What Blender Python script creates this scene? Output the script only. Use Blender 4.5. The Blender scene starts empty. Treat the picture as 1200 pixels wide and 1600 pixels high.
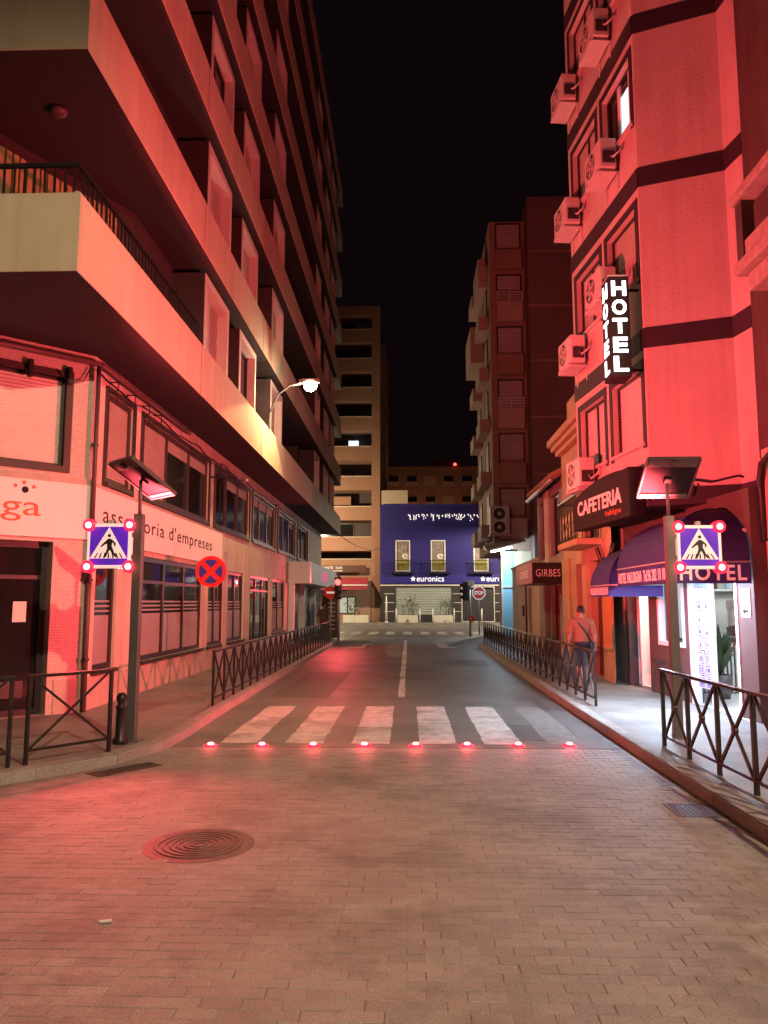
import bpy, bmesh, math, random
from mathutils import Vector, Matrix
random.seed(7)
R = math.radians
S = bpy.context.scene
C = S.collection

# ------------------------------------------------------------------ camera, sky, exposure
cam = bpy.data.cameras.new('camera'); camo = bpy.data.objects.new('camera', cam); C.objects.link(camo)
camo.location = (0, 0, 1.75); camo.rotation_euler = (R(96.75), 0, R(1.8))
cam.sensor_fit = 'HORIZONTAL'; cam.sensor_width = 36; cam.lens = 36
cam.clip_start = .05; cam.clip_end = 2000
S.camera = camo
W = bpy.data.worlds.new('World'); S.world = W; W.use_nodes = True
wn = W.node_tree.nodes; wl = W.node_tree.links; wn.clear()
sky = wn.new('ShaderNodeTexSky'); sky.sky_type = 'NISHITA'; sky.sun_disc = False
sky.sun_elevation = R(-9); sky.sun_rotation = R(200)
b1 = wn.new('ShaderNodeBackground'); b1.inputs[1].default_value = .05; wl.new(sky.outputs[0], b1.inputs[0])
b2 = wn.new('ShaderNodeBackground'); b2.inputs[0].default_value = (.9, .42, .62, 1); b2.inputs[1].default_value = .0038   # glow of the town on the night sky
ad = wn.new('ShaderNodeAddShader'); wl.new(b1.outputs[0], ad.inputs[0]); wl.new(b2.outputs[0], ad.inputs[1])
wo = wn.new('ShaderNodeOutputWorld'); wl.new(ad.outputs[0], wo.inputs[0])
S.view_settings.view_transform = 'Standard'; S.view_settings.look = 'None'
S.view_settings.exposure = 0; S.view_settings.gamma = 1; S.view_settings.use_curve_mapping = False
S.render.engine = 'CYCLES'; S.cycles.adaptive_threshold = .03; S.cycles.max_bounces = 4; S.cycles.diffuse_bounces = 2; S.cycles.glossy_bounces = 3; S.cycles.caustics_reflective = False; S.cycles.caustics_refractive = False
WARM = (1, .72, .47); RED = (1, .08, .095); COOL = (.58, .76, 1)

# ------------------------------------------------------------------ helpers
MATS = {}
def mat(name, col, rough=.7, var=.12, vs=2.5, bump=0, bs=60, metal=0, emis=None, es=0, spec=.5, speck=0, coat=0, pos=False, streak=0, blot=0):
    m = bpy.data.materials.new(name); m.use_nodes = True; n = m.node_tree.nodes; l = m.node_tree.links
    p = n['Principled BSDF']; MATS[name] = m
    p.inputs['Roughness'].default_value = rough; p.inputs['Metallic'].default_value = metal
    p.inputs['Specular IOR Level'].default_value = spec; p.inputs['Coat Weight'].default_value = coat
    tc = n.new('ShaderNodeTexCoord')
    CO = n.new('ShaderNodeNewGeometry').outputs['Position'] if (pos or streak or blot) else tc.outputs['Object']
    if var > 0:
        nz = n.new('ShaderNodeTexNoise'); nz.inputs['Scale'].default_value = vs; nz.inputs['Detail'].default_value = 9
        nz.inputs['Roughness'].default_value = .65; l.new(CO, nz.inputs['Vector'])
        rp = n.new('ShaderNodeValToRGB')
        rp.color_ramp.elements[0].position = .28; rp.color_ramp.elements[1].position = .74
        rp.color_ramp.elements[0].color = tuple(c*(1-var) for c in col)+(1,)
        rp.color_ramp.elements[1].color = tuple(min(1, c*(1+var)) for c in col)+(1,)
        l.new(nz.outputs['Fac'], rp.inputs[0]); out = rp.outputs[0]
        if speck:
            n2 = n.new('ShaderNodeTexNoise'); n2.inputs['Scale'].default_value = bs*1.3; n2.inputs['Detail'].default_value = 3
            l.new(CO, n2.inputs['Vector'])
            mr = n.new('ShaderNodeMapRange'); mr.inputs[1].default_value = .3; mr.inputs[2].default_value = .7
            mr.inputs[3].default_value = 1-speck; mr.inputs[4].default_value = 1+speck
            l.new(n2.outputs['Fac'], mr.inputs[0])
            mx = n.new('ShaderNodeMix'); mx.data_type = 'RGBA'; mx.blend_type = 'MULTIPLY'; mx.inputs[0].default_value = 1
            l.new(out, mx.inputs[6]); l.new(mr.outputs[0], mx.inputs[7]); out = mx.outputs[2]
        for amt, vec, sc_, lo, hi in ((streak, (3.2, 3.2, .16), 1.3, .42, .62), (blot, (1, 1, 1), .85, .50, .60)):
            if not amt: continue
            mp = n.new('ShaderNodeMapping'); mp.inputs['Scale'].default_value = vec; l.new(CO, mp.inputs[0])
            n3 = n.new('ShaderNodeTexNoise'); n3.inputs['Scale'].default_value = sc_; n3.inputs['Detail'].default_value = 8; n3.inputs['Roughness'].default_value = .7; l.new(mp.outputs[0], n3.inputs['Vector'])
            m3 = n.new('ShaderNodeMapRange'); m3.inputs[1].default_value = lo; m3.inputs[2].default_value = hi; m3.inputs[3].default_value = 1; m3.inputs[4].default_value = 1-amt; l.new(n3.outputs['Fac'], m3.inputs[0])
            mx = n.new('ShaderNodeMix'); mx.data_type = 'RGBA'; mx.blend_type = 'MULTIPLY'; mx.inputs[0].default_value = 1
            l.new(out, mx.inputs[6]); l.new(m3.outputs[0], mx.inputs[7]); out = mx.outputs[2]
        l.new(out, p.inputs['Base Color'])
    else:
        p.inputs['Base Color'].default_value = tuple(col)+(1,)
    if bump:
        nb = n.new('ShaderNodeTexNoise'); nb.inputs['Scale'].default_value = bs; nb.inputs['Detail'].default_value = 6
        l.new(CO, nb.inputs['Vector'])
        bp = n.new('ShaderNodeBump'); bp.inputs['Strength'].default_value = bump; bp.inputs['Distance'].default_value = .02
        l.new(nb.outputs['Fac'], bp.inputs['Height']); l.new(bp.outputs[0], p.inputs['Normal'])
    if emis:
        p.inputs['Emission Color'].default_value = tuple(emis)+(1,); p.inputs['Emission Strength'].default_value = es
    return m
def mosaic(name, col, joint, sc):
    """small square mosaic tiles"""
    m = mat(name, col, .45); n = m.node_tree.nodes; l = m.node_tree.links; p = n['Principled BSDF']
    tc = n.new('ShaderNodeTexCoord'); mp = n.new('ShaderNodeMapping'); mp.inputs['Rotation'].default_value = (R(90), 0, 0)
    sp = n.new('ShaderNodeSeparateXYZ'); cb = n.new('ShaderNodeCombineXYZ'); l.new(tc.outputs['Object'], sp.inputs[0])
    a = n.new('ShaderNodeMath'); a.operation = 'ADD'; l.new(sp.outputs[0], a.inputs[0]); l.new(sp.outputs[1], a.inputs[1])
    l.new(a.outputs[0], cb.inputs[0]); l.new(sp.outputs[2], cb.inputs[1])
    bt = n.new('ShaderNodeTexBrick'); bt.inputs['Scale'].default_value = sc; bt.offset = 0
    bt.inputs['Brick Width'].default_value = .5*1.4; bt.inputs['Row Height'].default_value = .5; bt.inputs['Mortar Size'].default_value = .05
    bt.inputs['Color1'].default_value = tuple(col)+(1,); bt.inputs['Color2'].default_value = tuple(c*.8 for c in col)+(1,)
    bt.inputs['Mortar'].default_value = tuple(joint)+(1,); l.new(cb.outputs[0], bt.inputs['Vector'])
    l.new(bt.outputs['Color'], p.inputs['Base Color'])
    bp = n.new('ShaderNodeBump'); bp.inputs['Strength'].default_value = .6; bp.inputs['Distance'].default_value = .01; bp.invert = True
    l.new(bt.outputs['Fac'], bp.inputs['Height']); l.new(bp.outputs[0], p.inputs['Normal'])
    return m
def glassmat(name, tint=(.9, .95, 1), refl=.12):
    m = bpy.data.materials.new(name); m.use_nodes = True; n = m.node_tree.nodes; l = m.node_tree.links; n.clear(); MATS[name] = m
    t = n.new('ShaderNodeBsdfTransparent'); t.inputs[0].default_value = tuple(tint)+(1,)
    g = n.new('ShaderNodeBsdfGlossy'); g.inputs['Roughness'].default_value = .03
    x = n.new('ShaderNodeMixShader'); x.inputs[0].default_value = refl
    o = n.new('ShaderNodeOutputMaterial'); l.new(t.outputs[0], x.inputs[1]); l.new(g.outputs[0], x.inputs[2]); l.new(x.outputs[0], o.inputs[0])
    return m

class Fr:
    """wall frame: u runs left to right seen from outside, o outwards, z up"""
    def __init__(s, x, y, deg, z=0):
        a = R(deg); s.p = Vector((x, y, z)); s.u = Vector((math.cos(a), math.sin(a), 0)); s.o = Vector((math.sin(a), -math.cos(a), 0))
    def __call__(s, u, o, z): return s.p+s.u*u+s.o*o+Vector((0, 0, z))
ID = Fr(0, 0, 0); ID.o = Vector((0, 1, 0))
def seg(p, q):                                       # frame from two ground points, p left, q right seen from outside
    d = (q[0]-p[0], q[1]-p[1]); f = Fr(p[0], p[1], math.degrees(math.atan2(d[1], d[0]))); f.len = math.hypot(*d); return f

class MB:
    def __init__(s, F=ID): s.v = []; s.f = []; s.F = F
    def pt(s, *c): s.v.append(s.F(*c)); return len(s.v)-1
    def face(s, pts): s.f.append([s.pt(*p) for p in pts]); return s
    def box(s, a0, a1, b0, b1, c0, c1):
        i = [s.pt(x, y, z) for z in (c0, c1) for x, y in ((a0, b0), (a1, b0), (a1, b1), (a0, b1))]
        for q in ((0, 3, 2, 1), (4, 5, 6, 7), (0, 1, 5, 4), (1, 2, 6, 5), (2, 3, 7, 6), (3, 0, 4, 7)): s.f.append([i[k] for k in q])
        return s
    def prism(s, poly, c0, c1):                      # polygon in the a-b plane, extruded in c
        n = len(poly); lo = [s.pt(x, y, c0) for x, y in poly]; hi = [s.pt(x, y, c1) for x, y in poly]
        s.f.append(lo[::-1]); s.f.append(hi)
        for k in range(n): s.f.append([lo[k], lo[(k+1) % n], hi[(k+1) % n], hi[k]])
        return s
    def plate(s, poly, o0, o1):                      # polygon in the u-z plane, extruded in o
        n = len(poly); lo = [s.pt(x, o0, z) for x, z in poly]; hi = [s.pt(x, o1, z) for x, z in poly]
        s.f.append(lo[::-1]); s.f.append(hi)
        for k in range(n): s.f.append([lo[k], lo[(k+1) % n], hi[(k+1) % n], hi[k]])
        return s
    def tube(s, pts, r, n=8, caps=True):
        P = [s.F(*p) for p in pts]; rr = r if isinstance(r, (list, tuple)) else [r]*len(P); rings = []
        ref = None
        for k, p in enumerate(P):
            d = (P[min(k+1, len(P)-1)]-P[max(k-1, 0)])
            d = d.normalized() if d.length > 1e-9 else Vector((0, 0, 1))
            if ref is None: ref = Vector((0, 0, 1)) if abs(d.z) < .9 else Vector((1, 0, 0))
            x = d.cross(ref).normalized(); y = x.cross(d).normalized(); ref = y
            st = len(s.v)
            for j in range(n):
                a = 2*math.pi*(j+.5)/n; s.v.append(p+(x*math.cos(a)+y*math.sin(a))*rr[k])
            rings.append(st)
        for k in range(len(P)-1):
            for j in range(n):
                s.f.append([rings[k]+j, rings[k]+(j+1) % n, rings[k+1]+(j+1) % n, rings[k+1]+j])
        if caps: s.f.append([rings[0]+j for j in range(n)][::-1]); s.f.append([rings[-1]+j for j in range(n)])
        return s
    def lathe(s, prof, c=(0, 0, 0), n=16, axis='z'):
        st = len(s.v)
        for r, h in prof:
            for j in range(n):
                a = 2*math.pi*j/n; ca, sa = r*math.cos(a), r*math.sin(a)
                if axis == 'z': s.pt(c[0]+ca, c[1]+sa, c[2]+h)
                elif axis == 'b': s.pt(c[0]+ca, c[1]+h, c[2]+sa)
                else: s.pt(c[0]+h, c[1]+ca, c[2]+sa)
        for k in range(len(prof)-1):
            for j in range(n): s.f.append([st+k*n+j, st+k*n+(j+1) % n, st+(k+1)*n+(j+1) % n, st+(k+1)*n+j])
        s.f.append([st+j for j in range(n)][::-1]); s.f.append([st+(len(prof)-1)*n+j for j in range(n)])
        return s
    def mesh(s, name, off=None, mat=None, smooth=False):
        me = bpy.data.meshes.new(name)
        me.from_pydata([(v-off)[:] for v in s.v] if off is not None else [v[:] for v in s.v], [], s.f)
        bm = bmesh.new(); bm.from_mesh(me); bmesh.ops.recalc_face_normals(bm, faces=bm.faces); bm.to_mesh(me); bm.free()
        if mat: me.materials.append(MATS[mat])
        if smooth:
            for p in me.polygons: p.use_smooth = True
        me.update(); return me
    def build(s, name, mat, parent=None, smooth=False, bevel=0, world=True, loc=None):
        root = parent
        off = None
        if parent is not None and world: off = WORIG.get(parent.name, Vector((0, 0, 0)))
        if parent is None and loc is not None: off = Vector(loc)
        o = bpy.data.objects.new(name, s.mesh(name, off, mat, smooth)); C.objects.link(o)
        if parent is not None: o.parent = parent; WORIG[o.name] = off if off is not None else Vector((0, 0, 0))
        elif loc is not None: o.location = loc; WORIG[o.name] = Vector(loc)
        if bevel:
            b = o.modifiers.new('bevel', 'BEVEL'); b.width = bevel; b.segments = 2; b.limit_method = 'ANGLE'; b.angle_limit = R(40)
        return o
WORIG = {}
def tag(o, label, cat, group=None):
    o['label'] = label; o['category'] = cat
    if group: o['group'] = group
    return o
def thing(name, label, cat, loc=(0, 0, 0), rz=0, group=None):
    o = bpy.data.objects.new(name, None); C.objects.link(o); o.location = loc; o.rotation_euler = (0, 0, rz); o.empty_display_size = .2
    WORIG[o.name] = Vector(loc); return tag(o, label, cat, group)
def struct(o): o['kind'] = 'structure'; return o
def copy_tree(o, parent=None):
    c = o.copy(); C.objects.link(c); c.parent = parent
    for ch in list(o.children): copy_tree(ch, c)
    return c
def share(src, name, parent, loc, rz=0):
    o = bpy.data.objects.new(name, src); C.objects.link(o); o.parent = parent; o.location = loc; o.rotation_euler = (0, 0, rz); return o
def lamp(kind, name, loc, power, col, rad=.05, target=None, size=None, blend=.2, parent=None):
    L = bpy.data.lights.new(name, kind); L.energy = power; L.color = col
    if kind == 'AREA': L.shape = 'RECTANGLE'; L.size, L.size_y = size
    else: L.shadow_soft_size = rad
    if kind == 'SPOT': L.spot_size = size; L.spot_blend = blend
    o = bpy.data.objects.new(name, L); C.objects.link(o); o.location = loc
    if target is not None: o.rotation_euler = (Vector(target)-Vector(loc)).to_track_quat('-Z', 'Y').to_euler()
    if parent is not None: o.parent = parent; o.location = Vector(loc)-WORIG[parent.name]
    return o
def text(name, s, F, u0, u1, z0, z1, o0, mt, parent, depth=.008, shear=0, bold=0, world=True, space=1, split=False):
    cu = bpy.data.curves.new(name, 'FONT'); cu.body = s; cu.size = 1; cu.resolution_u = 3; cu.shear = shear; cu.offset = bold; cu.space_character = space
    to = bpy.data.objects.new(name, cu); C.objects.link(to); bpy.context.view_layer.update()
    me = bpy.data.meshes.new_from_object(to.evaluated_get(bpy.context.evaluated_depsgraph_get()))
    bpy.data.objects.remove(to); bpy.data.curves.remove(cu)
    bm = bmesh.new(); bm.from_mesh(me)
    g = bmesh.ops.extrude_face_region(bm, geom=bm.faces[:])
    for e in g['geom']:
        if isinstance(e, bmesh.types.BMVert): e.co.z = 1
    xs = [v.co.x for v in bm.verts]; ys = [v.co.y for v in bm.verts]
    x0, x1, y0, y1 = min(xs), max(xs), min(ys), max(ys)
    off = WORIG.get(parent.name, Vector((0, 0, 0))) if world else Vector((0, 0, 0))
    for v in bm.verts:
        u = u0+(v.co.x-x0)/(x1-x0)*(u1-u0); z = z0+(v.co.y-y0)/(y1-y0)*(z1-z0)
        v.co = F(u, o0+v.co.z*depth, z)-off
    bmesh.ops.recalc_face_normals(bm, faces=bm.faces); bm.to_mesh(me); bm.free()
    me.materials.clear(); me.materials.append(MATS[mt]); me.name = name
    if split: return split_letters(me, F, off, mt, parent)
    o = bpy.data.objects.new(name, me); C.objects.link(o); o.parent = parent
    if world: WORIG[o.name] = off
    return o
def split_letters(me, F, off, mt, parent):
    """one object per letter: loose pieces whose extents along the line overlap belong together"""
    bm = bmesh.new(); bm.from_mesh(me); todo = set(bm.verts); isl = []
    while todo:
        st = [todo.pop()]; grp = set(st)
        while st:
            for e in st.pop().link_edges:
                for w in e.verts:
                    if w in todo: todo.discard(w); grp.add(w); st.append(w)
        us = [(v.co+off-F.p).dot(F.u) for v in grp]; isl.append([min(us), max(us), grp])
    isl.sort(key=lambda i: i[0]); out = []
    for i in isl:
        if out and i[0] < out[-1][1]-.3*min(i[1]-i[0], out[-1][1]-out[-1][0]): out[-1][1] = max(out[-1][1], i[1]); out[-1][2] |= i[2]
        else: out.append(i)
    for u0, u1, g in out:
        vs = list(g); ix = {v: k for k, v in enumerate(vs)}; fs = {f for v in vs for f in v.link_faces}
        m2 = bpy.data.meshes.new('letter'); m2.from_pydata([v.co[:] for v in vs], [], [[ix[v] for v in f.verts] for f in fs]); m2.materials.append(MATS[mt])
        o = bpy.data.objects.new('letter', m2); C.objects.link(o); o.parent = parent
    bm.free(); bpy.data.meshes.remove(me)
def wall(F, u0, u1, z0, z1, holes, depth, name, mt, parent, o=0):
    """sheet with rectangular openings and reveals"""
    m = MB(F); us = sorted({u0, u1}|{h[0] for h in holes}|{h[1] for h in holes}); zs = sorted({z0, z1}|{h[2] for h in holes}|{h[3] for h in holes})
    us = [u for u in us if u0 <= u <= u1]; zs = [z for z in zs if z0 <= z <= z1]
    for a, b in zip(us, us[1:]):
        for c, d in zip(zs, zs[1:]):
            mu, mz = (a+b)/2, (c+d)/2
            if any(h[0] < mu < h[1] and h[2] < mz < h[3] for h in holes): continue
            m.face([(a, o, c), (b, o, c), (b, o, d), (a, o, d)])
    for h in holes:
        a, b, c, d = h[:4]; i = o-depth
        m.face([(a, o, c), (a, o, d), (a, i, d), (a, i, c)]); m.face([(b, o, c), (b, o, d), (b, i, d), (b, i, c)])
        m.face([(a, o, c), (b, o, c), (b, i, c), (a, i, c)]); m.face([(a, o, d), (b, o, d), (b, i, d), (a, i, d)])
    return m.build(name, mt, parent)
def ring(m, u0, u1, z0, z1, w, o0, o1):
    m.box(u0, u1, o0, o1, z0, z0+w); m.box(u0, u1, o0, o1, z1-w, z1)
    m.box(u0, u0+w, o0, o1, z0+w, z1-w); m.box(u1-w, u1, o0, o1, z0+w, z1-w)
def window(F, u0, u1, z0, z1, parent, frame='frame_brown', glass='pane_dark', cols=2, o=-.12, fw=.06, kind='glass', shut='shutter', trans=None, name='window'):
    """frame with panes set back in the opening; kind shutter fills it with a roller blind, per-column kinds as a string like 'sgg'"""
    fr = MB(F); ring(fr, u0, u1, z0, z1, fw, o, o+.07)
    cw = (u1-u0)/cols
    for k in range(1, cols): fr.box(u0+k*cw-fw/2, u0+k*cw+fw/2, o+.002, o+.068, z0+fw, z1-fw)
    if trans: fr.box(u0+fw, u1-fw, o+.004, o+.066, trans-.03, trans+.03)
    w = fr.build(name, frame, parent)
    ks = kind if len(kind) == cols else ('s' if kind == 'shutter' else 'g')*cols
    for k in range(cols):
        a = u0+k*cw+fw/2; b = u0+(k+1)*cw-fw/2
        if ks[k] == 'g': MB(F).box(a, b, o+.015, o+.03, z0+fw*.6, z1-fw*.6).build('pane', glass, w)
        else:
            drop = z0+fw*.6 if ks[k] == 's' else z0+(z1-z0)*.78
            if ks[k] != 's': MB(F).box(a, b, o+.005, o+.018, z0+fw*.6, z1-fw*.6).build('pane', glass, w)
            sh = MB(F); z = z1-fw*.6; hh = .055
            while z-hh > drop-.01:
                sh.face([(a, o+.028, z), (b, o+.028, z), (b, o+.042, z-hh*.45), (a, o+.042, z-hh*.45)])
                sh.face([(a, o+.042, z-hh*.45), (b, o+.042, z-hh*.45), (b, o+.028, z-hh), (a, o+.028, z-hh)]); z -= hh
            sh.build('shutter', shut, w)
    return w

# ------------------------------------------------------------------ materials
for k, (a, b, c) in enumerate(((.325, .285, .258), (.31, .27, .243), (.34, .3, .272), (.288, .252, .23))): mat('paver%d' % k, (a, b, c), .58, .22, 1.0, .6, 110, speck=.38, pos=True, blot=.3)
mat('joint', (.24, .205, .183), .95, .45, 1.7, pos=True)
mat('asphalt', (.145, .137, .13), .42, .3, .8, .45, 130, speck=.45, pos=True, blot=.3)
mat('asphalt_patch', (.1, .094, .09), .5, .25, 2, .45, 130, speck=.4, pos=True)
mat('ground', (.09, .08, .07), .9)
mat('pavement', (.25, .23, .21), .6, .25, 1.4, .25, 70, speck=.2, pos=True, blot=.2)
mat('kerb', (.33, .3, .27), .75, .25, 3, .4, 40, speck=.15)
mat('paint', (.6, .58, .55), .6, .3, 5, .3, 70, speck=.3, pos=True, blot=.45)
mat('paint_worn', (.2, .19, .18), .6, .4, 6, .3, 70, speck=.35)
mat('iron', (.035, .03, .03), .42, .3, 8, .15, 50, metal=.5)
mat('cast_iron', (.1, .085, .075), .55, .4, 9, .3, 60, metal=.6)
mat('galv', (.42, .4, .38), .45, .2, 8, metal=.6)
mat('pole_grey', (.13, .12, .115), .45, .15, 6, metal=.3)
mat('fascia', (.56, .47, .34), .82, .14, .7, .12, 30, streak=.13)
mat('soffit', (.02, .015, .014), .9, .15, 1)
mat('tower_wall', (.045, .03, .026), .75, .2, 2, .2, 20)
mat('bay', (.6, .53, .48), .7, .1, 2)
mat('shutter', (.36, .3, .26), .6, .1, 2)
mat('shutter_pale', (.62, .56, .5), .55, .1, 2)
mat('slat_wood', (.36, .22, .1), .6, .3, 6)
mat('podium', (.58, .5, .42), .8, .16, 1.2, .15, 25, streak=.25)
mat('plinth', (.42, .35, .29), .7, .2, 2, .2, 25)
mosaic('mosaic', (.62, .52, .45), (.36, .28, .23), 13)
mat('banner', (.78, .74, .7), .5, .05, 2)
mat('ink', (.022, .018, .02), .8, 0, spec=.2)
mat('logo_red', (.5, .12, .05), .5, 0)
mat('frame_brown', (.05, .03, .025), .45, .15, 5)
mat('frame_dark', (.025, .02, .02), .4, .15, 5)
mat('frame_white', (.75, .74, .72), .45, .05, 5)
mat('pane_dark', (.012, .01, .011), .12, 0, spec=.4)
mat('pane_film', (.3, .27, .26), .3, .1, 2)
mat('pipe', (.1, .05, .045), .5, .2, 5)
mat('cable', (.015, .013, .013), .6, 0)
mat('paper', (.7, .66, .6), .7, .05, 8)
mat('sign_white', (.85, .84, .82), .4, 0, emis=(1, .93, .85), es=.35)
mat('sign_blue', (.09, .025, .5), .35, 0, emis=(.08, .03, .9), es=.28)  # blue reddened a little for the bloom of the red lamps
mat('sign_black', (.015, .012, .012), .5, 0)
mat('sign_red', (.65, .03, .02), .4, 0)
mat('sign_navy', (.03, .05, .3), .4, 0)
mat('led', (.8, .2, .2), .3, 0, emis=(1, .3, .28), es=8)
mat('led_stud', (.8, .2, .2), .3, 0, emis=(1, .3, .28), es=8)
mat('signal_red', (.8, .2, .2), .3, 0, emis=(1, .07, .06), es=5)
mat('lens_off', (.03, .02, .02), .25, 0)
mat('card', (.4, .46, .5), .5, 0)
mat('panel_alu', (.055, .052, .05), .5, .08, 5)
mat('led_ring', (.4, .02, .03), .3, 0, emis=(1, .012, .045), es=2.4)  # emissive red that stands in for the halo around the LED lenses
mat('pane_gloss', (.012, .01, .011), .05, 0, spec=.9)
mat('solar', (.006, .005, .008), .6, .2, 3, spec=.2)
mat('alu', (.45, .43, .42), .4, .08, 5)
mat('lamp_glow', (1, .9, .7), .3, 0, emis=(1, .82, .5), es=60)
mat('tube', (1, 1, 1), .3, 0, emis=(.85, .93, 1), es=14)
mat('tube_warm', (1, 1, 1), .3, 0, emis=(1, .85, .6), es=8)
mat('hotel_wall', (.6, .5, .45), .8, .12, .8, .35, 22, streak=.13)
mat('hotel_band', (.035, .022, .03), .7, .12, 2)
mat('hotel_dark', (.09, .06, .055), .55, .15, 3)
mat('letter_glow', (1, 1, 1), .4, 0, emis=(.9, .97, 1), es=5)
mat('letter_shop', (.9, .9, .9), .4, 0, emis=(.9, .92, 1), es=.8)
mat('letter_white', (.8, .78, .75), .5, 0)
mat('letter_pink', (.8, .72, .7), .5, 0, emis=(1, .8, .75), es=.12)  # pink light on the awning letters, put into tint and faint glow
mat('awning', (.03, .028, .17), .75, .15, 3, .1, 60)
mat('ac_white', (.62, .58, .54), .5, .15, 5)
mat('ac_dark', (.04, .035, .035), .5, 0)
mat('yellow', (.5, .38, .22), .85, .2, 1.5, .2, 30)
mat('cream', (.6, .5, .36), .85, .15, 1.5, .2, 30)
mat('house_grey', (.3, .25, .22), .85, .2, 1.5, .2, 30)
mat('roof_tile', (.26, .13, .08), .8, .3, 5)
mat('brown_door', (.09, .035, .02), .5, .2, 5)
mat('red_shutter', (.3, .035, .05), .5, .15, 3)
mat('girbes_black', (.015, .013, .013), .4, 0)
mat('girbes_red', (.13, .012, .022), .4, 0, emis=(1, .05, .1), es=.06)
mat('rt_wall', (.34, .21, .16), .85, .15, .8, .1, 20)
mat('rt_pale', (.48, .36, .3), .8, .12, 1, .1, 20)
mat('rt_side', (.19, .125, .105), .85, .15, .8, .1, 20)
mat('rt_shut', (.42, .36, .33), .6, .1, 2)
mat('cyan_panel', (.35, .65, .8), .4, .06, 2)
mat('canopy_white', (.75, .76, .76), .5, .06, 2)
mat('neigh', (.1, .075, .062), .8, .2, 1.5, .2, 25, streak=.3)
mat('neigh_granite', (.5, .35, .3), .5, .25, 4, .1, 60, speck=.25)
mat('stone', (.4, .32, .28), .8, .3, 6, .7, 14)
mat('far_brown', (.3, .16, .1), .85, .15, .4)
mat('far_dark', (.05, .035, .03), .6, .2, 1)
mat('far_pale', (.5, .4, .3), .8, .1, .5)
mat('far_block', (.2, .09, .055), .9, .15, .3)
mat('far_block_win', (.26, .16, .12), .8, .15, .3)
mat('blue_wall', (.014, .007, .15), .7, .12, .6, .05, 20)
mat('blue_band', (.03, .02, .22), .5, .06, 1)
mat('shop_dark', (.045, .04, .042), .5, .2, 2)
mat('line_white', (.7, .68, .62), .6, .05, 3)
mat('roller', (.36, .4, .38), .5, .1, 2)
mat('poster', (.25, .2, .17), .5, .8, 3.2)
mat('olive', (.28, .24, .05), .7, .2, 3)
mat('planter', (.72, .7, .6), .7, .08, 3)
mat('leaf', (.05, .08, .03), .6, .4, 7)
mat('leaf_dark', (.03, .07, .05), .5, .4, 7)
mat('stem', (.12, .08, .05), .8, .2, 5)
mat('room', (.75, .72, .64), .7, .05, 2)
mat('tile_white', (.72, .71, .68), .3, .06, 3)
mat('counter_dark', (.05, .035, .03), .4, .2, 4)
mat('chrome', (.55, .5, .45), .2, .1, 5, metal=.9)
mat('lit_window', (.8, .85, .9), .5, 0, emis=(.75, .9, 1), es=1.3)
mat('lit_shop', (.8, .75, .6), .5, .3, 2, emis=(1, .86, .6), es=.7)
mat('icicle', (1, 1, 1), .4, 0, emis=(1, .9, .72), es=2.2)
mat('skin', (.32, .15, .1), .55, .08, 8)
mat('shirt', (.25, .085, .045), .85, .12, 9, .2, 50)
mat('shorts', (.012, .012, .016), .85, .1, 9)
mat('hair', (.012, .009, .008), .6, .2, 30)
mat('strap', (.01, .01, .01), .6, 0)
mat('dress', (.12, .07, .045), .85, .15, 8)
mat('shoe', (.05, .045, .045), .6, .1, 5)
mat('pink_sign', (.7, .12, .3), .5, .1, 3, emis=(1, .1, .3), es=.35)
mat('orange_sign', (.5, .26, .08), .6, .1, 3)
mat('wall_marble', (.72, .72, .7), .25, .12, 2)
glassmat('clear', refl=.08)

def slab_joints(name, s, dark):
    m = MATS[name]; n = m.node_tree.nodes; l = m.node_tree.links; p = n['Principled BSDF']; src = p.inputs['Base Color'].links[0].from_socket
    g = n.new('ShaderNodeNewGeometry'); b = n.new('ShaderNodeTexBrick'); b.offset = 0; b.inputs['Scale'].default_value = 1
    b.inputs['Brick Width'].default_value = s; b.inputs['Row Height'].default_value = s; b.inputs['Mortar Size'].default_value = .005; b.inputs['Mortar Smooth'].default_value = .3
    b.inputs['Color1'].default_value = (1, 1, 1, 1); b.inputs['Color2'].default_value = (.88, .88, .88, 1); b.inputs['Mortar'].default_value = (dark, dark, dark, 1); l.new(g.outputs['Position'], b.inputs['Vector'])
    x = n.new('ShaderNodeMix'); x.data_type = 'RGBA'; x.blend_type = 'MULTIPLY'; x.inputs[0].default_value = 1; l.new(src, x.inputs[6]); l.new(b.outputs['Color'], x.inputs[7]); l.new(x.outputs[2], p.inputs['Base Color'])
slab_joints('pavement', .4, .62)
# ================================================================== ground, road, pavements
struct(MB().box(-400, 400, -200, 600, -.4, -.03).build('ground', 'ground'))
road = struct(MB().box(-60, 60, -30, 9.62, -.2, -.0045).build('road', 'joint'))          # bedding of the paved stretch
asph = struct(MB().box(-60, 60, 9.622, 64, -.2, 0).build('carriageway', 'asphalt'))
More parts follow.
